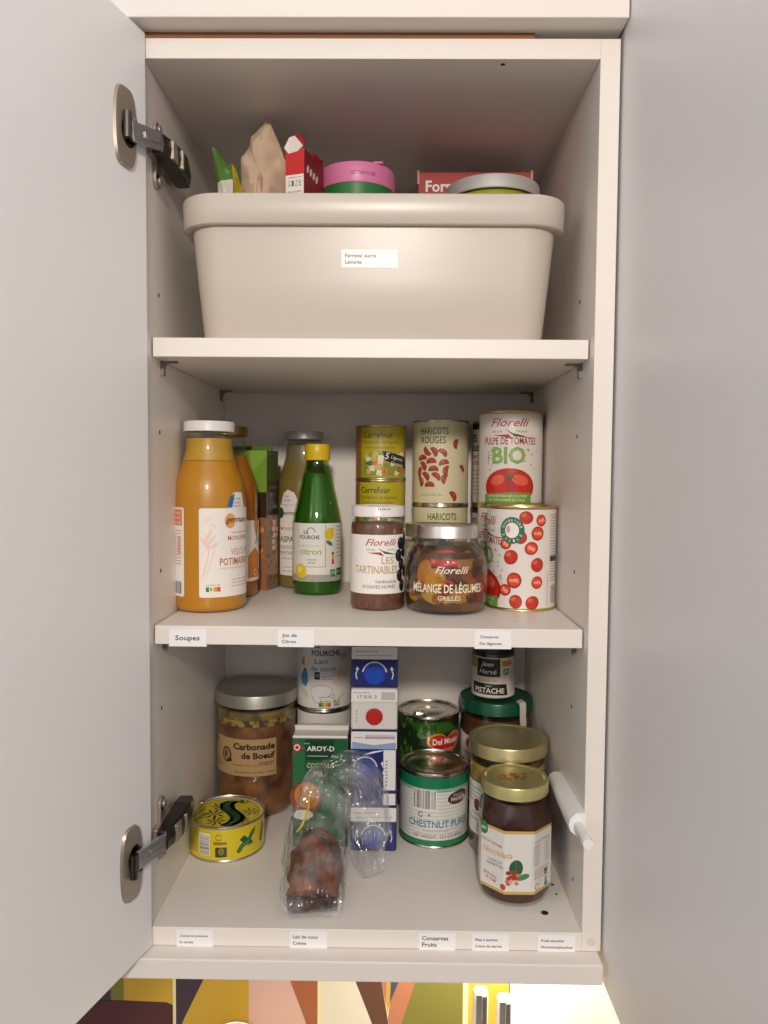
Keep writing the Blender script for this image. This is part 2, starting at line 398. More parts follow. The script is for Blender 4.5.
# left door, standing open 106 degrees
dbm = bmesh.new(); bx(dbm, -.018, 0, -.446, 0, -.0165, .8325)
door = obj('door', dbm, DOORM, cab, bevel=.0008); door.location = (-.2043, -.0035, 0); door.rotation_euler = (0, 0, -rad(16))
DM = Matrix.Translation((-.2043, -.0035, 0)) @ Matrix.Rotation(-rad(16), 4, 'Z')
def hinge(zc, flip, za):
    """cup plate on the door, arm on the side panel, joined by the link"""
    h = bpy.data.objects.new('hinge', None); COL.objects.link(h); h.parent = cab; h.empty_display_size = .02; h.location = (0, 0, 0)
    # cup plate: lens shaped flange with a cup opening
    bm = bmesh.new(); n = 40; H2, W2 = .0345, .0155
    ring = []
    for k in range(n):
        a = 2*pi*k/n; yy = W2*abs(cos(a))**.55*(1 if cos(a) > 0 else -1); zz = H2*abs(sin(a))**.8*(1 if sin(a) > 0 else -1)
        ring.append((-.0325+yy, zc+zz))
    f0 = [bm.verts.new((.0, y, z)) for y, z in ring]; f1 = [bm.verts.new((.0026, -.0325+(y+.0325)*.93, zc+(z-zc)*.97)) for y, z in ring]
    inn = [bm.verts.new((.0026, -.029+.0105*cos(2*pi*k/n), zc-flip*.002+.0145*sin(2*pi*k/n))) for k in range(n)]
    low = [bm.verts.new((.0003, v.co.y, v.co.z)) for v in inn]
    for k in range(n):
        j = (k+1) % n
        bm.faces.new((f0[k], f0[j], f1[j], f1[k])); bm.faces.new((f1[k], f1[j], inn[j], inn[k])); bm.faces.new((inn[k], inn[j], low[j], low[k]))
    bmesh.ops.transform(bm, matrix=DM, verts=bm.verts)
    obj('cup_plate', bm, NICKEL, h, 40)
    bm = bmesh.new(); vs = [bm.verts.new((.0005, -.029+.0105*cos(2*pi*k/n), zc-flip*.002+.0145*sin(2*pi*k/n))) for k in range(n)]; bm.faces.new(vs)
    tube(bm, [(.006, -.036, zc-.011), (.006, -.036, zc+.011)], .0036, 12)
    tube(bm, [(.0035, -.0225, zc-.0105), (.0045, -.0215, zc), (.0035, -.0225, zc+.0105)], .0022, 8)
    bmesh.ops.transform(bm, matrix=DM, verts=bm.verts)
    obj('cup', bm, DARKN, h, 40)
    # link between cup and arm
    p0 = DM @ Vector((.006, -.031, zc-.003*flip)); p1 = Vector((-.1925, .006, za+.002*flip))
    d = (p1-p0); L = d.length; q = d.to_track_quat('Y', 'Z').to_matrix().to_4x4()
    bm = bmesh.new(); bx(bm, -.002, .002, 0, L, -.0085, .0085); bx(bm, .002, .0035, L*.35, L*.8, -.003, .003)
    bmesh.ops.transform(bm, matrix=Matrix.Translation(p0) @ q, verts=bm.verts)
    tag(obj('link', bm, mat('bright_link', '#c9ced6', .25, .9), h, bevel=.0008), 'bright steel hinge link')
    # arm along the panel, boxed damper and cruciform mounting plate
    bm = bmesh.new(); pr = [(-.002, -.009, .009, .016), (.012, -.010, .010, .019), (.030, -.011, .011, .022), (.056, -.012, .012, .023), (.076, -.011, .010, .020), (.084, -.009, .007, .015)]
    rings = []
    for y, zl, zh, o in pr:
        rings.append([bm.verts.new((-HW+a, .004+y, za+b)) for a, b in ((.006, zl), (o, zl), (o+.0015, (zl+zh)/2), (o, zh), (.006, zh))])
    for A, B in zip(rings, rings[1:]):
        for k in range(5): bm.faces.new((A[k], A[(k+1) % 5], B[(k+1) % 5], B[k]))
    bm.faces.new(rings[0][::-1]); bm.faces.new(rings[-1])
    obj('arm', bm, mat('arm_steel', '#4a4540', .3, .9), h, bevel=.001)
    bm = bmesh.new(); bx(bm, -HW+.0190, -HW+.0225, .016, .030, za-.0085, za+.0085); bx(bm, -HW+.0200, -HW+.0252, .038, .042, za-.009, za+.009)
    obj('damper_switch', bm, NICKEL, h, bevel=.0006)
    bm = bmesh.new(); bx(bm, -HW, -HW+.006, .006, .058, za-.008, za+.008)
    tube(bm, [(-HW+.0005, .030, za-.024), (-HW+.0035, .030, za-.024)], .0075, 16); tube(bm, [(-HW+.0005, .030, za+.024), (-HW+.0035, .030, za+.024)], .0075, 16)
    bx(bm, -HW, -HW+.0035, .0225, .0375, za-.024, za+.024)
    tube(bm, [(-HW+.0035, .030, za-.024), (-HW+.0065, .030, za-.024)], .0042, 10); tube(bm, [(-HW+.0035, .030, za+.024), (-HW+.0065, .030, za+.024)], .0042, 10)
    obj('mounting_plate', bm, NICKEL, h, 30, bevel=.0008)
hinge(.7355, 1, .738); hinge(.0805, -1, .084)

# push latch on the right side panel
pl = bpy.data.objects.new('push_latch', None); COL.objects.link(pl); pl.parent = cab; pl.empty_display_size = .02
bm = bmesh.new(); rings = []
for y, w, hgt in ((.102, .013, .014), (.06, .015, .017), (.02, .016, .0195), (-.006, .016, .020)):
    rings.append([bm.verts.new((HW-.0002-a*w, y, .1085+b*hgt/1)) for a, b in ((0, -.55), (.55, -.55), (.9, -.3), (1, 0), (.9, .3), (.55, .55), (0, .55))])
for A, B in zip(rings, rings[1:]):
    for k in range(7): bm.faces.new((A[k], A[(k+1) % 7], B[(k+1) % 7], B[k]))
bm.faces.new(rings[0][::-1]); bm.faces.new(rings[-1])
LATCH = mat('latch_plastic', '#f0eeeb', .4)
obj('housing', bm, LATCH, pl, 50)
bm = bmesh.new(); tube(bm, [(HW-.0075, .0, .1085), (HW-.0075, -.038, .1085)], .0042, 20); tube(bm, [(HW-.0075, -.038, .1085), (HW-.0075, -.0435, .1085)], [.0052, .0048], 20)
obj('plunger', bm, LATCH, pl, 40)

# ================================================================== generic containers
def can(name, label, cat, loc, r, h, metal=TIN, ribs=False, group=None, pull=False, rz=0):
    t = thing(name, label, cat, loc, rz, group); R = r*1000; H = h*1000
    prof = [(0, 1.2), (R-5, 1.2), (R-2.2, .2), (R-.2, 0), (R+.1, 1.2), (R-.2, 2.4), (R-1.2, 3.4), (R-1.1, H-3.4), (R-.2, H-2.4), (R+.1, H-1.0), (R-.3, H), (R-1.6, H), (R-2.2, H-1), (R-2.4, H-3.2),
            (R-5.5, H-3.4), (R-6.2, H-2.7), (R-8.5, H-2.7), (R-9.4, H-3.4), (R*.45, H-3.4), (R*.42, H-3.0), (0, H-3.0)]
    lathe('tin_body', prof, metal, t, 72, 40)
    if pull:
        bm = bmesh.new(); M = Matrix.Translation((-.012, -.012, h-.0022))
        pts = [(.0085*cos(a), .012*sin(a)-.006, .0) for a in [k*pi/10 for k in range(21)]]
        vs0 = len(bm.verts); tube(bm, [M @ Vector(p) for p in pts], .0011, 8); bx(bm, -.0165, -.0075, -.013+.0, -.004, h-.0030, h-.0018)
        tube(bm, [M @ Vector((0, .004, 0)), M @ Vector((0, .004, .0012))], .003, 12)
        obj('pull_tab', bm, metal, t, 40)
    return t
def lid(t, r, z0, z1, m, name='lid', recess=1.2, edge=3.5, M=None):
    R = r*1000; a, b = z0*1000, z1*1000
    return lathe(name, [(R-1.6, a+1.5), (R-1.4, a), (R-.2, a), (R+.15, a+.8), (R-.1, a+1.6), (R-.1, b-1.3), (R-.6, b-.3), (R-1.6, b), (R-edge, b), (R-edge-1.2, b-recess), (R*.35, b-recess), (0, b-recess+.1)], m, t, 72, 35, None, M)
def jar(t, prof, m=GLASS, inner=2.0, name='glass_jar'):
    """prof outer (r,z) mm from base centre to mouth; closed glass wall with an inner face"""
    inn = [(max(r-inner, 0) if r > 1e-6 else 0, z+(inner+1.0 if i < 3 else 0)) for i, (r, z) in enumerate(prof)]
    return lathe(name, prof+inn[::-1], m, t, 72, 40)
def fill(t, prof, zmax, m, shrink=.35, name='contents', f=None):
    p = [(max(r-shrink, 0), z+(.5 if z < 2 else 0)) for r, z in prof if z < zmax]
    (ra, za), (rb, zb) = [q for q in prof if q[1] < zmax][-1], [q for q in prof if q[1] >= zmax][0]
    rr = ra+(rb-ra)*(zmax-za)/max(zb-za, 1e-6)-shrink
    return lathe(name, p+[(rr, zmax), (rr*.5, zmax), (0, zmax)], m, t, 72, 40, f)
def grow(prof, mm): return [(r+mm if r > 0 else 0, z) for r, z in prof]
PW = '#efe9e2'
def U(r, fx): return r*asin(max(-1, min(1, fx)))

# ================================================================== middle shelf, left: bottles
BOT = [(0, 3.5), (22, 2.5), (31, 0), (34.5, .6), (37.4, 3.5), (38.4, 8), (38.4, 60), (38.4, 112), (38.0, 122), (37.0, 134), (34.6, 143), (31.0, 152), (28.2, 160), (26.0, 168), (24.6, 176), (24.4, 183), (25.2, 185), (24.4, 187), (24.3, 199)]
def soup_bottle(loc, label, soup, soup2, lidm, zfill, rz=0, s=1.0):
    t = thing('soup_bottle', label, 'bottle', loc, rz, 'glass soup bottles on the middle shelf')
    P = [(r*s, z) for r, z in BOT]
    jar(t, P, GLASS, 2.0, 'glass_bottle'); fill(t, P, zfill, soup, .3)
    if soup2:   # film of soup left on the neck
        lathe('soup_film', [(28.0*s-.5, 160.5), (26.0*s-.5, 168), (24.6*s-.5, 176), (24.4*s-.5, 184), (22*s, 184), (22*s, 161)], soup2, t)
    lid(t, .0266*s, .1915, .2025, lidm)
    return t
OR1 = mat('pumpkin_soup', '#c98a0e', .35, coat=.15, nz=(18, '#bf820d', .3))
OR1F = mat('pumpkin_soup_film', '#b58a1a', .4, coat=.15, nz=(60, '#cda032', .3))
b1 = soup_bottle((-.1770, .1165, Z2), 'orange pumpkin soup bottle with white lid, foremost at left of middle shelf', OR1, OR1F, WPL, 160, 0, 1.02)
R = 38.4*1.02; a = Art()
a.rrect(-11, 17, 66, 110.5, 2.5, PW, 0); a.poly([(19, 110), (50, 110), (44, 124), (38, 127), (27, 127), (23, 122)], PW, 0)
a.poly([(18.5, 111), (25, 111), (28.5, 126), (23, 123)], '#2e63a8', 1); a.poly([(44, 124), (50, 111), (45, 111), (40, 126)], '#cf3a34', 1)
a.text('LÉGUMES', 32, 119, 2.2, '#33518c', 11, 2); a.text('ORIGINE', 32, 115, 2.2, '#33518c', 11, 2); a.text('FRANCE', 32, 111.6, 2.0, '#33518c', 10, 2)
a.ell(22.5, 97, 6.6, 8, '#e2a058', 1, n=28); a.text('germaine', 17, 95.5, 6.2, '#2c211c', 34, 3, .02, .35, 'L')
a.scribble(24, 84, 50, 1.4, '#a77f6a'); a.text('MONOPRIX', 19.5, 76.5, 4.6, '#b06a50', 32, 2, .01, 0, 'L')
a.text('VELOUTÉ', 23, 61, 6.6, '#cf9277', 30, 2, .01, 0, 'L'); a.text('POTIMARRON', 10.5, 50.5, 7.2, '#b75f3f', 48, 2, .03, 0, 'L')
a.text('AVEC UNE POINTE DE CRÈME', 10.5, 46, 2.3, '#d0a18c', 46, 2, 0, 0, 'L')
for k in range(3): a.scribble(24, 34-k*3.4, 54, 1.6, '#caa08c')
for k, (du, dv, ro) in enumerate(((0, 0, 70), (3, 5, 50), (-2, 6, 95), (5, -1, 30), (-5, 3, 120), (1, 11, 75))): a.ell(-1+du, 72+dv, 6, 1.6, '#ecd2c6', 1, ro)
a.line([(-7, 38), (-2, 58), (0, 70)], 1, '#e8c9bb', 1); a.line([(-4, 40), (3, 60), (6, 72)], 1, '#ecd2c6', 1)
a.ell(-2, 99, 5, 2, '#f0dcd2', 1, 40); a.ell(4, 92, 4, 1.6, '#f0dcd2', 1, -30)
for k, c in enumerate(('#2d7d46', '#7fb546', '#ecc53a', '#e38b32', '#d0513a')): a.rect(-4+k*3, 23, -1+k*3, 28, c, 2)
a.ell(1.4, 25.5, 2.2, 2.8, '#f4f0ea', 3); a.ell(1.4, 25.5, 1.4, 2.1, '#7fb546', 4); a.scribble(-4, 29.5, 11, 1.2, '#8b8078')
a.build('front_label', PAPER, b1, on_cyl(R))
a = Art(); a.rrect(-66, 17, -28.5, 111, 2.5, PW, 0); a.rect(-66, 92, -31, 109, '#d98762', 1)
for k in range(3): a.scribble(-62, 104-k*5, -33, 2, '#f1dccd', 2)
for k in range(12): a.scribble(-62, 86-k*3.2, -32, 1.3, '#8a7a70', 1)
a.rect(-39, 62, -33, 80, '#d9a991', 2); a.barcode(-60, 20, -32, 33, 1); a.build('back_label', PAPER, b1, on_cyl(R))

b2 = soup_bottle((-.1782, .2005, Z2), 'orange soup bottle with gold lid, behind the white-lidded bottle', mat('carrot_soup', '#b3691a', .35, coat=.15, nz=(20, '#a86017', .3)), None, DGOLD, 168)
a = Art(); a.rrect(22, 20, 72, 92, 2.5, '#ece5dc', 0); a.poly([(28, 24), (50, 24), (52, 52), (40, 60), (28, 50)], '#d17c33', 1)
a.poly([(38, 92), (52, 92), (52, 84), (45, 70), (40, 80)], '#d98a3c', 1); a.line([(44, 84), (47, 76), (45, 68), (40, 64)], 1.2, '#34506f', 2); a.ell(48, 68, 3.4, 5, '#b9c6c9', 1)
a.ell(42, 30, 2.6, 4, '#eee9df', 2); a.ell(42, 30, 1.6, 2.6, '#4a6f35', 3); a.ell(49, 30, 2.6, 4, '#e0923e', 2); a.ell(53, 31, 2, 3.4, '#b94c30', 3)
a.build('front_label', PAPER, b2, on_cyl(R))

b3 = soup_bottle((-.0940, .2895, Z2), 'greenish gazpacho bottle with silver lid, behind the green lemon bottle', mat('gazpacho', '#8c7a3c', .35, coat=.15, nz=(25, '#7f6c33', .3)), mat('gazpacho_film', '#7d7450', .4, coat=.15), mat('silver_white_lid', '#c4c2c6', .35, .6), 163, 0, .955)
a = Art(); R3 = 38.4*.955
a.rrect(-36, 17, 44, 108, 2.5, PW, 0); a.poly([(-34, 107), (-6, 107), (-12, 123), (-22, 127), (-29, 122)], PW, 0); a.poly([(-13, 124), (-5, 107), (-1, 107), (-9, 122)], '#c93a30', 1)
a.text('SANS', -24, 117, 2.6, '#3d4b3d', 7, 2); a.text('SUCRES', -23, 112, 2.6, '#3d4b3d', 10, 2)
a.ell(-34, 97, 5.5, 7, '#2d5a35', 1); a.text('germaine', -33, 94.5, 5.6, '#2c211c', 34, 3, .02, .35, 'L')
a.text('MONOPRIX', -34, 75, 4, '#b06a50', 30, 2, .01, 0, 'L'); a.text('GASPACHO', -42, 60, 7, '#4c6b46', 50, 2, .03, 0, 'L'); a.text('CONCOMBRE', -36, 51, 4, '#5d7257', 34, 2, 0, 0, 'L')
a.text('MENTHE', -26, 44, 4, '#5d7257', 22, 2); a.scribble(-32, 38, 6, 1.6, '#6d7d68'); a.scribble(-28, 27, 0, 1.4, '#8b8a80'); a.scribble(-32, 22, 4, 1.4, '#8b8a80')
a.build('front_label', PAPER, b3, on_cyl(R3))

# soup carton
sc_ = thing('soup_carton', 'green and brown soup carton between the orange and gazpacho bottles', 'carton', (-.1345, .2355, Z2), -rad(18))
bm = bmesh.new(); bx(bm, -.066, 0, 0, .031, 0, .176)
obj('carton_body', bm, mat('carton_side', '#7e9a3c', .4), sc_, bevel=.001)
bm = bmesh.new(); bx(bm, -.066, 0, .013, .0155, .176, .182); obj('top_seam', bm, mat('carton_seam', '#5e7a2e', .4), sc_)
a = Art(); a.rect(-66, 0, 0, 176, '#9f6c4c', 0); a.rect(-66, 120, 0, 176, '#7ea23c', 1); a.poly([(-66, 176), (0, 176), (0, 168), (-20, 150), (-66, 140)], '#8fb648', 2)
a.rect(-66, 95, 0, 122, '#d2c9ae', 2); a.rect(-12, 92, 0, 124, '#3b2f22', 3)
for k in range(16): a.ell(-6-random.random()*55, 8+random.random()*80, 5, 4, random.choice(['#c7763c', '#8d4a2d', '#d9a56b', '#a33b2a', '#6f7a3c']), 2)
a.build('printed_front', GLOSSP, sc_, on_front())
a = Art(); a.rect(0, 0, 31, 176, '#8d6e54', 0); a.poly([(0, 120), (31, 120), (31, 176), (0, 176)], '#38502a', 1)
a.rect(1, 95, 31, 138, '#2a2420', 2); a.text('SOUPE', 16, 128, 4, '#8a857a', 22, 3); a.text('BIO', 16, 118, 5, '#8a857a', 14, 3); a.scribble(4, 104, 28, 2, '#77736a', 3)
for k in range(5): a.rrect(14, 50+k*8, 24, 56+k*8, 1, '#c9c2b0', 2)
for k in range(22): a.ell(3+random.random()*26, 4+random.random()*88, 3.2, 3, random.choice(['#c0763c', '#8d4a2d', '#cfa070', '#9a3b2a', '#5f7a4c']), 2 if k % 2 else 3)
a.build('printed_side', GLOSSP, sc_, on_side())

# lemon juice bottle
LP = [(0, 3), (18, 2), (25, 0), (28.5, 1.5), (30.2, 6), (30.2, 60), (30.2, 88), (29.6, 93), (27.4, 104), (24.6, 116), (21.6, 130), (18.6, 145), (15.6, 154), (14.2, 160), (13.8, 166), (13.6, 181)]
lb = thing('lemon_juice_bottle', 'green glass lemon juice bottle with ridged yellow cap', 'bottle', (-.0705, .2275, Z2))
jar(lb, LP, glass('green_glass', (.72, .88, .58)), 1.8, 'glass_bottle')
fill(lb, LP, 148, mat('lemon_juice', (.055, .17, .035), .4, coat=.3), 2.2)
lathe('cap', [(13.6, 164), (15.4, 164), (15.7, 165), (15.7, 170), (15.2, 170.5), (15.4, 172), (15.4, 182), (14.6, 183.6), (0, 183.8)], mat('yellow_cap', '#e0be1c', .35), lb, 96, 30, lambda t, z: 1+(.012*cos(48*t) if z > 171 and z < 183 else 0))
a = Art(); a.rect(-62, 17.5, 62, 88, '#e4e3da', 0); a.rect(-62, 17.5, 62, 26, '#e8e3c3', 0)
a.text('La', -12, 75.5, 4.2, '#2b2824', 6, 2, .03); a.text('FOURCHE', -8, 69, 4.4, '#2b2824', 25, 2, .04); a.ring(-6, 75, 6, 8, .8, '#2b2824', 2, 20, 160)
a.text('JUS', -18, 59.5, 2.6, '#c0b42a', 6, 2); a.text('PUR JUS DE', -6, 59.5, 2.6, '#c0b42a', 20, 2); a.text('citron', -7, 50.5, 7, '#9aa21f', 27, 2, .02)
a.text('CITRONS', -5, 43, 2.2, '#3d3a36', 12, 2); a.text('SICILE', -5, 39.5, 2.2, '#3d3a36', 9, 2)
a.line([(-24, 35.5), (12, 35.5), (12, 86)], .5, '#4c4a42', 2); a.line([(-24, 86), (-24, 48)], .5, '#4c4a42', 2)
a.ell(17, 75, 6, 7.4, '#e3c61f', 2); a.ell(21, 80, 3, 2, '#e3c61f', 2, 40); a.ell(17, 64, 5, 2.4, '#54803a', 3, -35)
a.ell(-20, 30, 8.5, 9, '#e0c522', 3); a.ell(-21, 32, 3, 4, '#f0e07a', 4); a.line([(-27, 24), (-20, 20), (-12, 21)], .6, '#55533f', 4)
a.rrect(19, 37, 25, 54, .8, '#f0ece4', 2); a.rect(20, 50, 24, 53, '#3f8a50', 3); a.rect(20, 44, 24, 50, '#e7b23a', 3); a.rect(20, 38, 24, 44, '#c9502f', 3)
a.rect(18, 23, 26, 32, '#3e8a52', 2); a.line([(19, 25), (22, 30), (25, 26)], .8, '#f1efe6', 3); a.rect(28, 24, 41, 33, '#2f6e42', 2); a.scribble(29, 28, 40, 1.4, '#cfdccb', 3)
for k in range(9): a.scribble(27, 83-k*4.5, 42, 1.5, '#84827a', 1)
a.build('label', PAPER, lb, on_cyl(30.2, rad(-3)))

# ================================================================== middle shelf, centre and right
# three small macedoine cans
def carrefour_can(z, label, rz):
    t = can('vegetable_can', label, 'can', (.0065, .288, z), .0334, .0700, GOLD, group='small mixed vegetable cans stacked at the back', pull=False)
    a = Art(); R = 32.4
    a.rect(-95, 3, 95, 67, '#bdb01f', 0); a.rect(-60, 3, -27, 67, '#a9772a', 1)
    for k in range(9): a.scribble(-56, 60-k*6, -30, 1.6, '#5c3d18', 2)
    a.text('Carrefour', -24, 53.5, 7.5, '#3f3716', 40, 2, .02, 0, 'L')
    a.text('Macédoine de légumes', -24, 46, 4, '#6d5c1e', 50, 2, 0, 0, 'L'); a.text('Groentemacedoine', -24, 39.5, 4, '#7c6a22', 44, 2, 0, 0, 'L')
    a.poly([(-24, 5), (48, 5), (48, 26), (24, 33), (-4, 37), (-24, 30)], '#8f9a3a', 1)
    Rr = random.Random(3)
    for k in range(46):
        u, v = -22+Rr.random()*66, 7+Rr.random()*26
        if k % 3 == 0: a.poly([(u-4, v-3), (u+3, v-4), (u+4, v+3), (u-3, v+4)], Rr.choice(['#dd7a24', '#e08c30', '#efe6c4']), 2+k % 4)
        else: a.ell(u, v, 3.2+Rr.random()*2, 2.6+Rr.random(), Rr.choice(['#78963a', '#df7c28', '#e7e0bb', '#c8c266', '#5c7a2c', '#d9a33c']), 2+k % 4, Rr.random()*90)
    a.poly([(2, 37), (40, 29), (44, 13), (6, 24)], '#232018', 7)
    a.text('5', 5, 27, 8, '#f2efe4', 5, 8, .03, .1, 'L', -12); a.text('Légumes', 13, 27.5, 4, '#f2efe4', 20, 8, .01, .3, 'L', -12); a.text('Croquants', 13, 20.5, 3.8, '#f2efe4', 22, 8, .01, .3, 'L', -12)
    a.build('label', GLOSSP, t, on_cyl(R, rz))
carrefour_can(Z2, 'lowest of the three small yellow vegetable cans, hidden behind the olive spread jar', .1)
carrefour_can(Z2+.0702, 'middle one of the three stacked small yellow vegetable cans', -.1)
carrefour_can(Z2+.1404, 'topmost of the three stacked small yellow vegetable cans', 0)

def bean(a, u, v, s, rot, L=2):
    cr, sr = cos(rad(rot)), sin(rad(rot))
    def P(x, y): return (u+(x*cr-y*sr)*s, v+(x*sr+y*cr)*s)
    out = []
    for k in range(22):
        t = 2*pi*k/22; x = cos(t)
        y = .52*math.copysign(abs(sin(t))**.7, sin(t))-.34*abs(x)**2.5+.12
        out.append(P(x, y))
    a.poly(out, '#7d241c', L)
    a.poly([(u+(p[0]-u)*.86, v+(p[1]-v)*.86) for p in out], '#a8382c', L+1)
    a.ell(*P(-.1, .28), .42*s, .09*s, '#c8685a', L+2, rot)
def haricots(z, label, rz):
    t = can('kidney_bean_can', label, 'can', (.0852, .2885, z), .0370, .1085, TIN, group='red kidney bean cans stacked at the back')
    a = Art(); R = 36; a.rect(-106, 3, 106, 105.5, '#ddd3ab', 0)
    a.text('HARICOTS', -9, 90, 8.4, '#2f6a38', 38, 2, .035); a.text('ROUGES', -10, 78.5, 8.4, '#2f6a38', 33, 2, .035)
    for u, v, ro in ((-18, 68, 130), (-8, 68, -60), (3, 67, -40), (-25, 60, 10), (-12, 56, 5), (4, 54, 15), (-23, 50, -60), (-9, 46, 0), (7, 44, 80), (-29, 42, 80), (-19, 37, -50), (-5, 37, -40), (5, 34, 70), (-27, 30, -70), (-14, 26, 0)):
        bean(a, u, v, 6.7, ro)
    bean(a, 20, 78, 6.4, 80); bean(a, 31, 47, 5.6, -50); bean(a, 17, 12, 7, -60); bean(a, -70, 30, 7, 20); bean(a, 60, 70, 7, 10)
    a.text('à la Carrefour Bio', -12, 12, 3.2, '#8d7f56', 30, 2, 0, .3)
    a.build('label', GLOSSP, t, on_cyl(R, rz))
haricots(Z2, 'lower kidney bean can with cream label, under its twin', .33)
haricots(Z2+.1087, 'upper kidney bean can with cream label and red beans', 0)

def lcan(z, label):
    t = can('white_tomato_can', label, 'can', (.1572, .2958, z), .0300, .1085, TIN, group='narrow white cans at the back right')
    a = Art(); a.rect(-89, 3, 89, 105.5, '#e0dad2', 0); a.rect(-60, 98, 60, 105.5, '#1f1b1a', 1)
    a.text('LES', -42, 82, 9, '#262221', 16, 2, .03, 0, 'L'); a.rect(-44, 70, 0, 77, '#262221', 2); a.text('CUISINIER', -42, 71.5, 4.4, '#e0dad2', 26, 3, .02, 0, 'L')
    a.text('TOMATES', -42, 60, 5, '#b3322a', 26, 2, .02, 0, 'L'); a.text('ENTIÈRES', -42, 52, 5, '#b3322a', 26, 2, .02, 0, 'L')
    for k in range(7): a.scribble(-42, 44-k*5, -18, 1.5, '#8a827a')
    a.build('label', GLOSSP, t, on_cyl(29))
lcan(Z2, 'lower narrow white can squeezed between bean cans and tomato cans'); lcan(Z2+.1087, 'upper narrow white can squeezed behind the tomato pulp can')

def florelli_logo(a, u, v, w, c='#b02a3a', L=3):
    a.text('Florelli', u, v, w*.20, c, w, L, .012, .38)
    a.text('DELIZIE', u-w*.33, v-w*.15, w*.045, '#6a625c', w*.28, L); a.text('ITALIANE', u+w*.30, v-w*.15, w*.045, '#6a625c', w*.28, L)
    a.poly([(u-w*.12, v-w*.06), (u+w*.05, v-w*.16), (u+w*.5, v-w*.28), (u+w*.1, v-w*.25)], '#23201e', L); a.poly([(u+w*.02, v-w*.17), (u+w*.45, v-w*.265), (u+w*.12, v-w*.215)], '#3f7a48', L+1)
    a.poly([(u-w*.45, v-w*.22), (u-w*.02, v-w*.2), (u+w*.08, v-w*.33), (u-w*.1, v-w*.27)], '#b3262b', L)
def tomato(a, u, v, r, kind, L=2, rot=0):
    r *= 1.08
    a.ell(u, v, r, r*.93, '#8f1a12', L, rot, 22); a.ell(u-r*.05, v+r*.05, r*.92, r*.86, '#c5281a', L+1, rot, 22); a.ell(u-r*.3, v+r*.35, r*.38, r*.25, '#e2654a', L+2, 30, 14)
    if kind == 1:
        for k in range(5): a.poly([(u, v+r*.1), (u+r*.5*cos(k*1.26+rot), v+r*.1+r*.5*sin(k*1.26+rot)), (u+r*.2*cos(k*1.26+.5+rot), v+r*.1+r*.2*sin(k*1.26+.5+rot))], '#5c7a2c', L+3)
    if kind == 2:
        a.ell(u, v, r*.72, r*.66, '#d9482f', L+3, rot, 18); a.ell(u, v, r*.18, r*.6, '#ecb48c', L+4, rot+20, 12); a.ell(u-r*.35, v, r*.2, r*.3, '#e98a5c', L+4, rot); a.ell(u+r*.36, v-.1*r, r*.2, r*.3, '#e98a5c', L+4, rot)
def florelli_pulp(a, off=0):
    """front panel of the tomato pulp can"""
    florelli_logo(a, off, 93, 47)
    a.text('PULPE DE TOMATES', off, 72, 8.0, '#a3262b', 66, 3, .03)
    a.text('BIO', off-1, 50, 18, '#6fa03c', 40, 3, .06); a.text('BIO', off-1, 50.8, 16.6, '#8fb85c', 39, 4, .0)
    a.ell(off, 22, 31, 22, '#8f1a12', 1, n=36); a.ell(off-1, 23, 29.5, 20.5, '#c82a1b', 2, n=36); a.ell(off-14, 30, 9, 6, '#e6604a', 3, 20); a.ell(off+13, 30, 10, 6, '#e6604a', 3, -15); a.ell(off+2, 24, 5, 13, '#a81d12', 3)
    for k in range(7):
        an = k*2*pi/7+.3; a.poly([(off-2, 35), (off+9*cos(an), 35+8*sin(an)), (off+4*cos(an+.4), 35+4*sin(an+.4))], '#3f5d2c', 4)
    a.poly([(off-32, 3), (off+27, 3), (off+27, 15), (off, 15.5), (off-32, 13)], '#6f9a3a', 5)
    a.text('TOMATES FRAÎCHES CULTIVÉES', off-3, 10, 2.6, '#e6ecd0', 50, 6); a.text('EN PLEIN CHAMP EN ITALIE', off-3, 5.4, 2.6, '#e6ecd0', 44, 6)
    Rr = random.Random(5)
    for k in range(14):
        u = off+(-30+Rr.random()*8 if k % 2 else 20+Rr.random()*16); v = 40+Rr.random()*26; q = Rr.random()*3
        a.line([(u, v), (u+2*cos(q), v+3*sin(q)), (u+3.5*cos(q+.7), v+3.5*sin(q+.7))], .5, '#4a4640', 2)
    a.line([(off-27, 48), (off-27, 60)], .6, '#4a4640', 2); a.line([(off-29, 56), (off-25, 56)], .6, '#4a4640', 2)
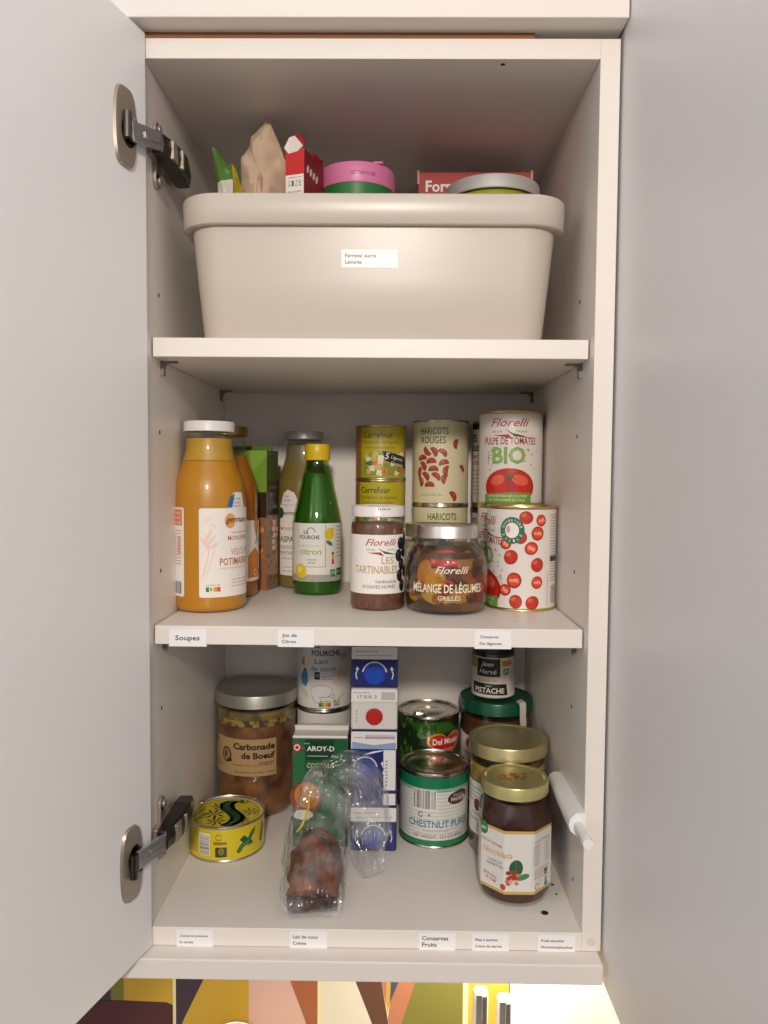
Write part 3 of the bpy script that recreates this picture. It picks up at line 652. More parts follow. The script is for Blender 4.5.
def florelli_tomatoes(a, off):
    """the side panel with cherry tomatoes: off is the panel's centre"""
    for u, v, r, k in ((-2, 104, 7, 1), (15, 101, 6, 2), (-8, 83, 7, 1), (11, 87, 7.2, 2), (-24, 75, 6, 2), (4, 71, 7, 2), (-18, 61, 7.6, 1), (11, 53, 7.2, 1), (-14, 36, 8, 2), (11, 34, 6.4, 2), (-24, 25, 6.4, 2), (-12, 13, 7, 1), (6, 12, 7.2, 1)):
        tomato(a, off+u, v-2, r, k, 2, u*7)
    a.ell(off-17, 88, 13.5, 14.5, '#2f6b4a', 6, n=36); a.ell(off-17, 88, 7.6, 8.4, '#f0ece5', 7, n=28); a.ell(off-21, 89, 2.4, 4, '#d9a79a', 8)
    for k, ch in enumerate('OUVERTURE'):
        an = rad(158-k*17); a.text(ch, off-17+9.3*cos(an), 88+10*sin(an)-.4, 2.6, '#e9f0e6', 1.9, 8, .02, 0, 'C', math.degrees(an)-90)
    for k, ch in enumerate('FACILE'):
        an = rad(208+k*25); a.text(ch, off-17+12*cos(an), 88+12.6*sin(an), 2.6, '#e9f0e6', 1.9, 8, .02, 0, 'C', math.degrees(an)+90)
    Rr = random.Random(9)
    for k in range(16):
        u = off-42+Rr.random()*16; v = 22+Rr.random()*34; q = Rr.random()*6
        a.ring(u, v, 1.6, 2.2, .5, '#55504a', 2, q*50, q*50+200, 8)
def florelli_can(loc, label, front, panel, hh=.1115):
    t = can('tomato_pulp_can', label, 'can', loc, .0390, hh, GOLD, group='tall white tomato cans at the right')
    a = Art(); R = 38.0; a.rect(-118, 3.4, 118, hh*1000-3.4, '#e4ddd6', 0)
    florelli_pulp(a, front)
    if panel is not None:
        florelli_tomatoes(a, panel)
        b = panel+26
        for k in range(24): a.scribble(b+3, 104-k*3.1, b+20, 1.2, '#6d655e')
        a.rect(b+3, 54, b+20, 60, '#3c2a22', 3); a.barcode(b+5, 8, b+17, 28, 3)
        a.line([(b-1, 6), (b-1, 42)], .5, '#6d655e', 2)
    a.build('label', GLOSSP, t, on_cyl(R))
florelli_can((.1658, .2222, Z2), 'white tomato can with gold rim, under the tomato pulp can', -18, None)
florelli_can((.1663, .2222, Z2+.1117), 'tomato pulp can with big green BIO lettering, on top of its stack', -1, None)
florelli_can((.1675, .1435, Z2), 'tomato can showing scattered cherry tomatoes, front right of the middle shelf', -53, 7, .1140)

# small silver-lidded jar hidden between
sj = thing('small_silver_lid_jar', 'small jar with silver lid just showing between olive spread and grilled vegetables', 'jar', (.0655, .2060, Z2))
SJ = [(0, 2), (20, 0), (26, 1), (28, 4), (28, 66), (25, 72), (25, 86)]
jar(sj, SJ); fill(sj, SJ, 68, mat('cream_sauce', '#b9a88a', .4, coat=.15)); lid(sj, .0285, .074, .089, SILVER)
a = Art(); a.rect(-70, 10, 70, 60, '#cfc6b8', 0); a.scribble(-25, 40, 20, 3, '#75695c'); a.scribble(-20, 30, 20, 2, '#75695c'); a.build('label', PAPER, sj, on_cyl(28))

# olive spread jar
TP = [(0, 3), (18, 2), (25, 0), (28.6, 1), (30.2, 5), (30.2, 86), (29.5, 92), (28, 96.5), (27, 99), (27, 110)]
tj = thing('olive_spread_jar', 'brown olive spread jar with white lid and white label', 'jar', (.0067, .1300, Z2))
jar(tj, TP); fill(tj, TP, 94, mat('olive_paste', '#563224', .45, coat=.15, nz=(160, '#7a4c38', .2), bump=(220, .4)), .4)
lid(tj, .0293, .1015, .1130, WPL)
a = Art(); R = 30.2; a.rect(-92, 19, 92, 82.5, '#efebe6', 0)
florelli_logo(a, 4, 71, 35); a.text('LES', 11, 51.5, 7, '#c0a468', 14, 2, .02); a.text('TARTINABLES', -2, 41, 8, '#c0a468', 50, 2, .03)
a.text('TAPENADE', 9, 30.5, 3, '#55504b', 24, 2, .01); a.text("D'OLIVES NOIRES", 2, 25, 3.4, '#55504b', 37, 2, .01)
for u, v in ((28, 73), (25, 60), (30, 50), (27, 38), (31, 27), (34, 64), (37, 42), (36, 76)): a.ell(u, v, 4.8, 6.8, '#1d1a20', 3); a.ell(u-1.5, v+2.5, 1.4, 1.8, '#54515a', 4)
a.build('label', PAPER, tj, on_cyl(R))
a = Art(); a.scribble(0, 3, 14, 2.4, '#77748c'); a.build('date_code', PAPER, tj, on_cyl(29.3, 0, .2, 106))

# grilled vegetables jar
MP = [(0, 4), (26, 3), (35, 0), (40, 1.8), (43.6, 7), (44.6, 16), (44.8, 40), (44.0, 54), (41.5, 63), (37.5, 70), (33.5, 74.5), (32.2, 78), (32, 91)]
mj = thing('grilled_vegetable_jar', 'squat glass jar of grilled vegetables with silver lid', 'jar', (.0823, .1180, Z2))
jar(mj, MP, GLASS, .5)
OIL = mat('dark_oil', '#2c170a', .3, coat=.15, nz=(60, '#6a3c14', .2))
lathe('oil', [(0, 4.8), (34, 3.6), (38.4, 3.6), (41.8, 8), (42.6, 16), (42.8, 40), (42, 53), (39.6, 62), (35.8, 69), (33, 72.5), (0, 72.5)], OIL, mj, 64, 40)
bm = bmesh.new(); cl = bm.loops.layers.float_color.new('Col'); Rr = random.Random(12)
def veg(u, z, su, sz, c, ro=0):
    """a piece lying against the glass at girth position u (mm)"""
    an = u/44.; rr = .0405 if z < 54 else .0405-(z-54)*.0006
    n0 = set(bm.verts)
    M = Matrix.Rotation(an, 4, 'Z') @ Matrix.Translation((0, -rr, z/1000)) @ Matrix.Rotation(rad(ro), 4, 'Y') @ Matrix.Diagonal((su/1000, .0058, sz/1000, 1))
    r = bmesh.ops.create_uvsphere(bm, u_segments=20, v_segments=12, radius=1, matrix=M)
    for v in r['verts']:
        k = noise.noise(v.co*90)*.0022; v.co += Vector((v.co.x, v.co.y, 0)).normalized()*k; d = math.hypot(v.co.x, v.co.y)
        lim = .0443 if v.co.z < .050 else .0443-(v.co.z-.050)*.43
        if v.co.z < .014: lim = .0443-(.014-v.co.z)*.42
        if d > lim: v.co.x *= lim/d; v.co.y *= lim/d
    for f in {f for v in r['verts'] for f in v.link_faces}:
        for l in f.loops: l[cl] = (*lin(c), 1)
veg(-4, 58, 17, 11, '#c02414'); veg(-30, 45, 9, 14, '#b06a1c', 20); veg(-16, 38, 13, 13, '#b8801a', -10); veg(22, 56, 14, 11, '#9a6a24', -25); veg(34, 46, 10, 14, '#3a1c14')
veg(8, 42, 14, 10, '#6a3a1c', 20); veg(-35, 26, 12, 12, '#8d4a18'); veg(-14, 20, 18, 9, '#a8862a', 8); veg(12, 22, 16, 10, '#a0702a', -15); veg(33, 20, 12, 10, '#6e2018'); veg(-50, 50, 10, 14, '#2d1c14')
veg(-2, 10, 16, 6, '#5a3216'); veg(24, 10, 14, 6, '#7a4a1a'); veg(-28, 10, 12, 6, '#4a2412'); veg(50, 30, 10, 16, '#8a3018'); veg(14, 65, 7, 5, '#4a2014'); veg(-24, 62, 8, 7, '#4a2a14'); veg(-46, 20, 10, 8, '#b0802a'); veg(26, 34, 9, 7, '#8a4a20', 30)
for q_ in range(16): veg(-75+q_*10+Rr.uniform(-4, 4), 15+Rr.random()*48, 9, 8, Rr.choice(['#8a4a20', '#5a2a14', '#a8762a', '#7a2418', '#3f2012']), Rr.uniform(-40, 40))
o = obj('vegetables', bm, print_mat('grilled_pieces', .35, .0), mj, 60); o['kind'] = 'stuff'
lid(mj, .0342, .0800, .0935, SILVER)
a = Art(); florelli_logo(a, 6, 45, 36, '#ece6dd', 2)
a.text('MÉLANGE DE LÉGUMES', 1, 25, 8.6, '#efe4c6', 80, 2, .035); a.text('GRILLÉS', 3, 17, 4.6, '#efe4c6', 24, 2, .015)
a.build('printed_name', PAPER, mj, on_cyl(44.9))

# ================================================================== bottom shelf
# beef stew jar
CP = [(0, 4), (34, 3), (40, 0), (45.5, 2), (49.6, 9), (50.6, 20), (51, 80), (51, 134), (49.5, 141), (49, 152)]
cj = thing('beef_stew_jar', 'large preserving jar of beef stew with grey metal lid and kraft label', 'jar', (-.1535, .2730, 0))
jar(cj, CP, GLASS, 2.5); fill(cj, CP, 126, mat('beef_stew', '#45261a', .45, coat=.15, nz=(38, '#94643a', .2), bump=(60, .4)), .5)
lathe('fat_layer', [(50.3, 112), (50.5, 124), (50.3, 136), (47, 137), (47, 112)], mat('stew_fat', '#957a48', .4, coat=.15, nz=(55, '#4f4a26', .12), bump=(80, .5)), cj)
lathe('herb_specks', [(50.6, 119), (50.7, 121), (50.6, 127), (50.2, 127), (50.2, 119)], mat('herbs', '#3f3a1c', .5, coat=.15, nz=(120, '#a3854a', .06)), cj)
lid(cj, .0528, .1425, .1585, mat('grey_metal_lid', '#a5a298', .38, .7), 'lid', .8, 5)
a = Art(); R = 51; a.rect(-72, 57, 31, 104, '#b08f63', 0)
a.text('Carbonade', 29, 91, 7.4, '#241c16', 54, 2, .08, 0, 'R'); a.text('de Boeuf', 29, 79.5, 7.4, '#241c16', 43, 2, .08, 0, 'R')
a.ell(-36, 82, 8, 10, '#3a2e24', 1, 0, 26); a.ell(-36, 82, 5.6, 7.6, '#a9885c', 2); a.ell(-37, 83, 3, 5, '#5a4632', 3); a.ell(-31, 76, 4, 2.5, '#2c221b', 3)
a.text('Plat cuisiné 780 g', 8, 70, 2.2, '#4a3a2a', 34, 2); a.scribble(-26, 70, -10, 1.6, '#4a3a2a', 2); a.rect(8, 71.8, 28, 75.5, '#8f7048', 1); a.text('À conserver au frais, ouvert', 3, 61, 2.4, '#241c16', 52, 2, .02)
a.ell(-62, 96, 7, 5, '#6d5236', 1); a.scribble(-70, 84, -50, 2, '#4a3a2a'); a.scribble(-70, 72, -48, 2.4, '#4a3a2a'); a.scribble(-70, 66, -46, 2.4, '#4a3a2a')
a.build('label', PAPER, cj, on_cyl(R, -.12))

# yellow fish tin
tt = can('yellow_fish_tin', 'low round yellow tin with green serpent drawing on lid', 'tin', (-.1693, .1631, 0), .0444, .0405, TIN)
a = Art(); R = 43.5; YL = '#d3bd14'; a.rect(-136, 3, 136, 37.6, YL, 0)
for k in range(8): a.scribble(-58, 33-k*3.4, -36, 1.4, '#6b6a1e')
a.barcode(-33, 8, -20, 32, 1, '#5a5212', True); a.ring(-9, 29, 3.6, 3.6, .7, '#5c3a18', 2, 20, 340); a.rect(-15, 20.5, 0, 24, '#8a7418', 1); a.rrect(-13, 6.5, 0, 18, 1, '#3a3416', 2); a.ell(-6.5, 13, 3, 4, '#8f8a2a', 3); a.ell(-6.5, 13, 1.6, 3, '#5c6a1e', 4)
G1, G2 = '#1f5238', '#3f8a5c'
for k in range(9): a.ell(14+k*2.2, 12+k*1.9+sin(k)*1.5, 3.4, 2.6, G1, 2, 40); a.ell(14+k*2.2, 12+k*1.9+sin(k)*1.5, 1.6, 1.0, G2, 3, 40)
a.poly([(14, 24), (20, 28), (26, 22), (18, 20)], G1, 2); a.poly([(24, 14), (32, 16), (28, 22)], G1, 2); a.poly([(30, 30), (36, 34), (33, 25)], G1, 2)
for k in range(6): a.ell(46+k, 14+k*3, 3, 2.4, G1, 2)
a.build('side_print', GLOSSP, tt, on_cyl(R))
a = Art(); a.ell(0, 0, 40.5, 40.5, YL, 0, n=48)
for k in range(30):
    t = k/29; u = 4+11*sin(t*5.2+.3)+4*t; v = -32+62*t; w = 9.5+1.5*sin(t*3)
    a.ell(u, v, w, 3.4, '#e8e29a', 1, 10*sin(k)); 
for k in range(30):
    t = k/29; u = 4+11*sin(t*5.2+.3)+4*t; v = -32+62*t; w = 8.6+1.5*sin(t*3); a.ell(u, v, w, 3, G1, 2)
    if k % 2: a.ell(u-1, v, w*.5, .8, G2, 3, 25)
a.ell(14, 30, 6, 4.5, G1, 4); a.ell(16, 31, 2, 1.6, '#e8e29a', 5)
for cx, cy, s in ((-14, -4, 15), (27, 4, 12), (-12, 17, 12), (-8, -22, 13), (22, -18, 10)):
    for k in range(7):
        an = k*2*pi/7+cx; a.poly([(cx, cy), (cx+s*cos(an), cy+s*sin(an)), (cx+s*.6*cos(an+.4), cy+s*.6*sin(an+.4))], '#1c3a26', 2)
a.text('SARDINES', -25, -12, 4.4, '#2b6a2c', 30, 3, .03, 0, 'C', 62); a.text("À L'HUILE", -31, -2, 3.6, '#2b6a2c', 22, 3, .02, 0, 'C', 68)
a.ring(0, 0, 41.5, 41.5, 1.2, '#e4dfc4', 1, n=60)
a.build('lid_print', GLOSSP, tt, on_top(37.7, .1, rad(0)))

# coconut milk cans, stacked
for zz, hh, lab in ((0, .1315, 'lower white coconut can behind the green coconut milk carton'), (.1317, .1130, 'upper white can of coconut milk with turtle drawing')):
    t = can('coconut_milk_can', lab, 'can', (-.0660, .2880, zz), .0372, hh, TIN, group='white coconut milk cans at the back')
    a = Art(); R = 36.2; H = hh*1000; a.rect(-108, 3.4, 108, H-3.4, '#e3dfda', 0)
    a.text('La', -10, 82, 5, '#23201d', 7, 2, .03); a.text('FOURCHE', 2, 72, 6.4, '#23201d', 38, 2, .05)
    a.text('Lait', -4, 61.5, 6.4, '#4d86b4', 18, 2, .02); a.text('de coco', -2, 52, 6.2, '#4d86b4', 34, 2, .02)
    a.rect(-33, 58, -28, 68, '#c98a35', 2); a.rect(-13, 41, -6, 51, '#1d1c20', 2); a.ell(-9, 46, 2.2, 2.6, '#5b8c9a', 3); a.scribble(-4, 44, 12, 1.4, '#44403b'); a.scribble(-4, 41, 10, 1.4, '#44403b')
    a.poly([(-34, 34), (-26, 30), (-22, 38), (-24, 50), (-30, 52), (-35, 44)], '#3f8cb8', 2); a.poly([(-30, 52), (-27, 56), (-24, 50)], '#2c5f86', 3)
    a.ring(-4, 26, 15, 8, .5, '#6f6a66', 2, -20, 200); a.line([(-18, 22), (-12, 12), (-6, 8), (-2, 10), (-6, 16)], .5, '#6f6a66', 2); a.line([(8, 22), (14, 20), (12, 16), (4, 20)], .5, '#6f6a66', 2); a.line([(-8, 18), (4, 18), (10, 22)], .5, '#6f6a66', 2)
    a.ell(-28, 22, 8, 4.4, '#d3cfa6', 2, -35); a.ell(22, 17, 8, 2, '#d3cfa6', 2, 35); a.ell(20, 42, 9, 12, '#e0cdc4', 1); a.line([(18, 40), (24, 58), (22, 72)], .7, '#9aa88a', 2); a.ell(26, 70, 6, 5, '#b7c29a', 2)
    for k, c in enumerate(('#2d7d46', '#7fb546', '#ecc53a', '#e38b32', '#d0513a')): a.rect(-7+k*3, 5.5, -4+k*3, 11, c, 2)
    a.scribble(-6, 12.3, 8, 1.2, '#7d7770'); a.rect(12, 6, 20, 14, '#7fa36a', 2); a.line([(13, 8), (16, 12), (19, 8)], .8, '#eef0e6', 3)
    a.build('label', GLOSSP, t, on_cyl(R, .0 if zz else .9))

# green coconut milk carton
ac = thing('coconut_milk_carton', 'green coconut milk carton standing behind the plastic bag', 'carton', (-.0593, .1600, 0))
box('carton_body', -.0322, .0322, 0, .046, 0, .1320, mat('carton_white', '#dcd8ce', .4), ac, .0012)
bm = bmesh.new(); bx(bm, -.0322, .0322, .020, .0225, .132, .1375); bx(bm, -.0322, .0322, .0225, .034, .1322, .1332); obj('top_seam', bm, mat('carton_white'), ac, bevel=.0004)
a = Art(); a.rect(-32, 0, 32, 129, '#1c5c38', 0); a.rect(-32, 26, -18, 129, '#2b6e45', 1)
for k in range(20): a.rect(-32, 30+k*5, -18, 30.5+k*5, '#1c5c38', 2)
a.rect(-17, 103, 16, 127, '#143d28', 1); a.poly([(-31, 110), (-31, 126), (-19, 118)], '#b9262a', 2); a.ell(-27, 118, 3.6, 3.8, '#e8dcd2', 3); a.ell(-27, 118, 2.2, 2.2, '#b9262a', 4)
a.text('BRAND', -15, 122, 1.5, '#dfe8dc', 6, 3); a.text('AROY-D', -15.5, 114, 5.6, '#eef2ea', 32, 3, .03, 0, 'L'); a.text('No.2', 13, 106, 3.6, '#eef2ea', 13, 3, .02, .2, 'L'); a.rect(-15, 107.6, 9, 108.4, '#b8cdbb', 3)
a.text('COCONUT', 1, 94, 5.6, '#d9c893', 33, 3, .02, .15); a.text('MILK', 1, 84, 5.6, '#d9c893', 18, 3, .02, .15)
a.ell(-17, 58, 18, 20, '#8c4418', 2, 20); a.ell(-15, 61, 15, 16, '#c87a30', 3, 20); a.ell(-14, 64, 11, 10, '#dd9a4c', 4, 20)
for k in range(12): a.line([(-30+k*2.4, 48+k), (-22+k*2, 66+k*.5)], .4, '#9c5420', 5)
a.ell(-20, 38, 12, 6, '#efe9dd', 4); a.text('250 ml', 20, 6, 3, '#dfe8dc', 14, 3)
a.build('front_print', GLOSSP, ac, on_front())
a = Art(); a.rect(0, 0, 46, 129, '#1c5c38', 0); a.build('side_print', GLOSSP, ac, on_side(32.2))

# small cream cartons lying in a stack, caps to the front
def cream_carton(z0, z1, label, body, capc, kind):
    t = thing('cream_carton', label, 'carton', (.0036, .1500, z0), 0, 'small cream cartons lying in a stack'); h = z1-z0-.0006; H = h*1000
    box('carton_body', -.0268, .0268, 0, .098, 0, h, mat('carton_'+body, body, .35), t, .0025)
    bm = bmesh.new(); fl = .30*h if kind != 'C' else .020
    v = [(-.0262, -.0004, h-.001), (.0262, -.0004, h-.001), (.0262, -.0030, h-fl), (-.0262, -.0030, h-fl), (-.0262, .0006, h-.001), (.0262, .0006, h-.001), (.0262, .0006, h-fl), (-.0262, .0006, h-fl)]
    V = [bm.verts.new(p) for p in v]
    for f in ((0, 1, 2, 3), (7, 6, 5, 4), (0, 4, 5, 1), (3, 2, 6, 7), (0, 3, 7, 4), (1, 5, 6, 2)): bm.faces.new([V[i] for i in f])
    obj('top_flap', bm, mat('flap_white', '#dedad6', .4), t)
    F = fl*1000
    a = Art()
    if kind == 'B': a.text('17 JUL 2', -8, H-F*.72, 3.2, '#3a3835', 22, 2, .01); a.rrect(8, H-F*.85, 24, H-F*.25, 1, '#b5b1ac', 2); a.scribble(-24, H-F*.35, -4, 1.3, '#77736e')
    elif kind == 'C':
        a.scribble(-10, H-F*.42, 24, 2.2, '#5a2f4a', 2); a.rect(-10, H-F*.45, 24, H-F*.2, '#c9b6bf', 1); a.poly([(-25, H-F), (25, H-F), (25, H-F*.62), (0, H-F*.78), (-25, H-F*.60)], '#7f9ac2', 2); a.scribble(-23, H-F*.4, -12, 1.5, '#b04a3a')
    else:
        a.scribble(-22, H-F*.45, 4, 1.5, '#6f6c78'); a.scribble(-22, H-F*.75, 22, 1.3, '#8a8892')
    def onflap(u, v, z):
        k = (H-1-v)/max(F-1, 1); return Vector((u, -.4-2.6*k-.15-z, v))/1000
    a.build('flap_print', PAPER, t, onflap, None)
    cz = (h-fl)*.47 if kind != 'C' else .044; cx = 0 if kind != 'C' else -.010
    M = Matrix.Translation((cx, -.0005, cz)) @ Matrix.Rotation(rad(90), 4, 'X')
    rc = 11.5 if kind != 'B' else 8.6
    lathe('cap', [(rc+1.2, 0), (rc+1, 1.2), (rc, 1.4), (rc-.4, 4.4), (rc-1.2, 5), (0, 5)], mat('cap_'+capc, capc, .35), t, 40, 35, lambda q, z: 1+.02*cos(20*q), M)
    a = Art(); w = '#dcdce4'; cu = cx*1000; cv = cz*1000
    if kind != 'B':
        a.ring(cu, cv, 14.6, 14.6, 1.6, w, 1, 10, 170)
        for s in (-1, 1):
            if cu+s*20 > -26: a.line([(cu+s*20, cv-6), (cu+s*21.5, cv), (cu+s*19.5, cv+5)], 1.1, w, 1); a.poly([(cu+s*17.6, cv+5), (cu+s*19.5, cv+9), (cu+s*22, cv+5)], w, 1)
    if kind == 'B':
        for k in range(4): a.rect(-21, cv-7+k*4, -19.5, cv-5+k*4, '#a09a96', 1)
    if kind == 'C':
        a.rect(11, 19, 25, H-F-2, '#e2dfdd', 1); a.rect(11, 1.5, 25, 15, '#e2dfdd', 1); a.poly([(-14, H-F-9), (8, H-F-4), (12, H-F-2), (-2, H-F-4)], '#e8e4e6', 1)
        for k in range(8): a.rect(13.5, 52-k*4, 15.5, 54-k*4, '#8a8892', 2)
    a.build('front_print', PAPER, t, on_front(), None)
    return t
BL = '#1c2a68'
cream_carton(0, .0532, 'lowest blue cream carton of the stack, on the shelf behind the bag', BL, '#1b3a9a', 'D')
cream_carton(.0536, .1425, 'thick blue cream carton with white side strip, second from below in the stack', BL, '#1b3a9a', 'C')
cream_carton(.1429, .1918, 'white cream carton with red cap, third from below in the stack', '#d9d5d0', '#b8201e', 'B')
cream_carton(.1922, .2410, 'topmost blue cream carton of the stack with bright blue cap', BL, '#1b46b4', 'A')

# pineapple can
dc = can('pineapple_can', 'green and black can of fruit with red heart badge and ring pull', 'can', (.0725, .2850, 0), .0415, .1270, TIN, pull=True)
a = Art(); R = 40.5; a.rect(-127, 3.4, 127, 123.4, '#1c2f18', 0)
Rr = random.Random(4)
for k in range(46): u = -60+Rr.random()*60; v = 60+Rr.random()*60; a.poly([(u, v), (u+2+Rr.random()*3, v+10), (u+6, v+2)], Rr.choice(['#3f6a2c', '#27491d', '#5a8a3c']), 1+k % 3)
for k in range(40): u = -60+Rr.random()*34; v = 10+Rr.random()*60; a.ell(u, v, 4, 4, Rr.choice(['#8a5a24', '#6a3a18', '#a87a34']), 2+k % 2, 45, 4)
a.ell(0, 110, 16, 8, '#4d7a30', 1, 30); a.poly([(-30, 120), (30, 120), (40, 110), (0, 100)], '#35601f', 1)
hx = 26
def heart(s, c, L):
    p = []
    for k in range(30):
        t = 2*pi*k/30; x = 16*sin(t)**3; y = 13*cos(t)-5*cos(2*t)-2*cos(3*t)-cos(4*t); p.append((hx+x*s*1.55, 92+y*s*1.05))
    a.poly(p, c, L)
heart(1.12, '#cf9a2c', 5); heart(1.0, '#c3201c', 6)
a.text('Del Monte', hx, 91.5, 7.4, '#f3ece4', 40, 7, .035); a.text('Quality', hx+2, 83, 4, '#e8b8a8', 16, 7, 0, .3)
a.build('label', GLOSSP, dc, on_cyl(R))

# chestnut puree can
pc = can('chestnut_puree_can', 'white can of chestnut puree with green bands top and bottom', 'can', (.0758, .1990, 0), .0424, .0885, TIN)
a = Art(); R = 41.4; a.rect(-130, 3.2, 130, 83.6, '#dedad4', 0); a.rect(-130, 3.2, 130, 10, '#187a50', 1); a.rect(-130, 71, 130, 83.8, '#187a50', 1)
for k in range(14): a.rect(-130, 13+k*4.2, 130, 14.3+k*4.2, '#c3c3c3', 1)
a.rect(-130, 67, 130, 71, '#8fc0a4', 1)
a.barcode(-24, 47, 4, 69, 2); a.ring(-14, 40, 3.2, 3.2, 1, '#23201e', 2, 30, 330); a.text('9', -4, 37.5, 4, '#23201e', 3, 2)
a.text('CHESTNUT PUREE', 10, 25, 8.2, '#2c7f95', 80, 4, .03); a.text('Product of France', 4, 20, 2.2, '#8d8680', 30, 4); a.text('NET WEIGHT   15.5 OZ (439 g)', 8, 12.5, 4.2, '#77706c', 62, 4, .01)
a.ell(33, 59, 15, 8, '#4c2420', 3, 6, 30); a.text('Clément', 33, 61, 2.6, '#e8ded4', 15, 4); a.text('FAUGIER', 34, 55, 4.6, '#e8ded4', 23, 4, .04)
a.build('label', GLOSSP, pc, on_cyl(R, -.03))

# large green-lidded jar at the back
GP = [(0, 3), (34, 0), (43, 2), (46, 8), (46, 112), (44.5, 122), (43.4, 128), (43.4, 146)]
gj = thing('green_lidded_jar', 'large dark jar with dark green lid and paper strip, at the back', 'jar', (.1610, .2765, 0))
jar(gj, GP); fill(gj, GP, 126, mat('brown_spread', '#4d2a18', .4, coat=.15, nz=(20, '#5c3520', .3)))
lid(gj, .0472, .1335, .1490, mat('green_lid', '#14583c', .3, .3), 'lid', 1.2, 4)
a = Art(); a.rect(-100, 20, -8, 100, '#e3ddd6', 0); a.poly([(-100, 100), (-8, 100), (-8, 90), (-50, 104), (-70, 108), (-100, 108)], '#e3ddd6', 1); a.ell(-34, 93, 9, 8, '#a83028', 2); a.scribble(-60, 80, -20, 2.4, '#8a7a70'); a.scribble(-60, 70, -20, 2, '#8a7a70')
a.build('label', PAPER, gj, on_cyl(46))
bm = bmesh.new(); pth = [(30, 24, 149.6), (33.5, 34.5, 149.8), (34.5, 36.5, 147), (34.7, 36.9, 138), (34.7, 36.9, 131), (35.6, 36.5, 124), (36, 35.8, 116)]
L_ = []
for x, y, z in pth:
    d = Vector((x, -y, 0)).normalized(); s = Vector((-d.y, d.x, 0)) * .0062
    c = Vector((x*.79+1, -y*1.12, z))/1000
    L_.append((bm.verts.new(c-s), bm.verts.new(c+s)))
for A, B in zip(L_, L_[1:]): bm.faces.new((A[0], A[1], B[1], B[0]))
o = obj('seal_strip', bm, mat('seal_paper', '#dcd8c8', .5), gj); sm = o.modifiers.new('s', 'SOLIDIFY'); sm.thickness = .0003

# pistachio spread on top of it
PP = [(0, 2), (20, 0), (26, 1), (27.8, 4), (27.8, 52), (25.8, 57), (25.4, 72)]
pj_ = thing('pistachio_spread_jar', 'small pistachio spread jar standing on the green lid', 'jar', (.1563, .2740, .1494))
jar(pj_, PP); fill(pj_, PP, 52, mat('pistachio_paste', '#6a5c2a', .4, coat=.15)); lid(pj_, .0268, .0585, .0730, mat('black_lid', '#2c2620', .35, .3))
a = Art(); R = 27.8; a.rect(-86, 3.5, 86, 55, '#ddd4c8', 0); a.rect(-22, 30.5, 9, 53.5, '#1f1c1a', 2); a.text('Jean', -8, 44, 5.6, '#e9e4dc', 17, 3, .01, .3); a.text('Hervé', -7, 34, 6.2, '#e9e4dc', 23, 3, .01, .3)
a.rect(-38, 40, -23, 54, '#8aa03c', 1); a.rect(11, 44, 26, 51, '#c98d4c', 1); a.rect(13, 33, 22, 41, '#5e9a5c', 2); a.line([(14, 35), (17.5, 39), (21, 35)], .8, '#e9efe4', 3)
a.text('purée de', -7, 24.5, 2.2, '#b07c4c', 24, 2); a.poly([(-30, 8), (20, 6.5), (18, 21), (-30, 22)], '#1f1c1a', 2); a.text('100%', -6, 17.5, 2.2, '#e9e4dc', 8, 3); a.text('PISTACHE', -5, 9.5, 6.4, '#efeae2', 40, 3, .03)
for k in range(10): a.scribble(24, 38-k*3, 38, 1.2, '#8a8078')
a.build('label', PAPER, pj_, on_cyl(R))

# gold lidded jar in the middle
QP = [(0, 3), (30, 0), (40, 2), (43.2, 8), (43.4, 60), (43.4, 100), (42.2, 108), (40.8, 114), (40.8, 130)]
qj = thing('gold_lidded_jar', 'wide jar with plain gold lid, between the green-lidded and the hazelnut jar', 'jar', (.1590, .1610, 0))
jar(qj, QP); fill(qj, QP, 88, mat('chestnut_cream', '#6d4424', .4, coat=.15, nz=(20, '#5c3a1f', .3))); lathe('syrup_film', [(42.8, 88), (42.8, 106), (41.4, 108), (41.0, 88)], mat('syrup', '#8f7434', .3, coat=.15, nz=(70, '#a88f50', .2)), qj)
lid(qj, .0452, .1190, .1340, mat('olive_gold_lid', '#c2b584', .3, .75), 'lid', 1.4, 4.5)
a = Art(); a.rect(-100, 28, -20, 88, '#dfdad3', 0)
for k in range(4): a.scribble(-62, 80-k*5, -22, 1.6, '#3a342e')
a.ell(-38, 62, 6, 7, '#6a2a24', 2); a.text('Clément', -38, 50, 3.4, '#6a2a24', 20, 2); a.scribble(-60, 44, -24, 1.8, '#5a524a'); a.barcode(-38, 31, -28, 42, 2, '#3a3c6a')
a.build('label', PAPER, qj, on_cyl(43.4))

# front hazelnut spread jar, eight-sided
def octf(t, z):
    if z < 4 or z > 104: return 1
    k = ((t+pi/8) % (pi/4))-pi/8; o_ = .965/cos(k)
    w = min(1, (z-4)/8, (104-z)/12); return 1+(min(o_, 1.035)-1)*max(w, 0)
HP = [(0, 4), (26, 3), (31, 0), (34, 1.5), (36.4, 8), (37.4, 15), (37.4, 40), (37.4, 78), (37.0, 86), (35.2, 95), (33.2, 101), (32.4, 105), (32.4, 120)]
hj = thing('hazelnut_spread_jar', 'eight-sided jar of brown spread with gold lid, foremost at the right', 'jar', (.1530, .0745, 0))
HJF = lambda t, z: octf(t, z)
lathe('glass_jar', HP+[(30.4, 120), (30.4, 104), (35, 80), (35, 10), (28, 6), (0, 6)], GLASS, hj, 96, 25, HJF)
lathe('contents', [(0, 4.6), (30, 4), (33.2, 4), (35.8, 9), (36.9, 15), (36.9, 40), (36.9, 78), (36.5, 86), (34.6, 95), (32.6, 101), (31.8, 104), (0, 104)], mat('hazelnut_spread', '#331307', .35, coat=.15, nz=(14, '#3f1a0b', .3)), hj, 96, 25, HJF)
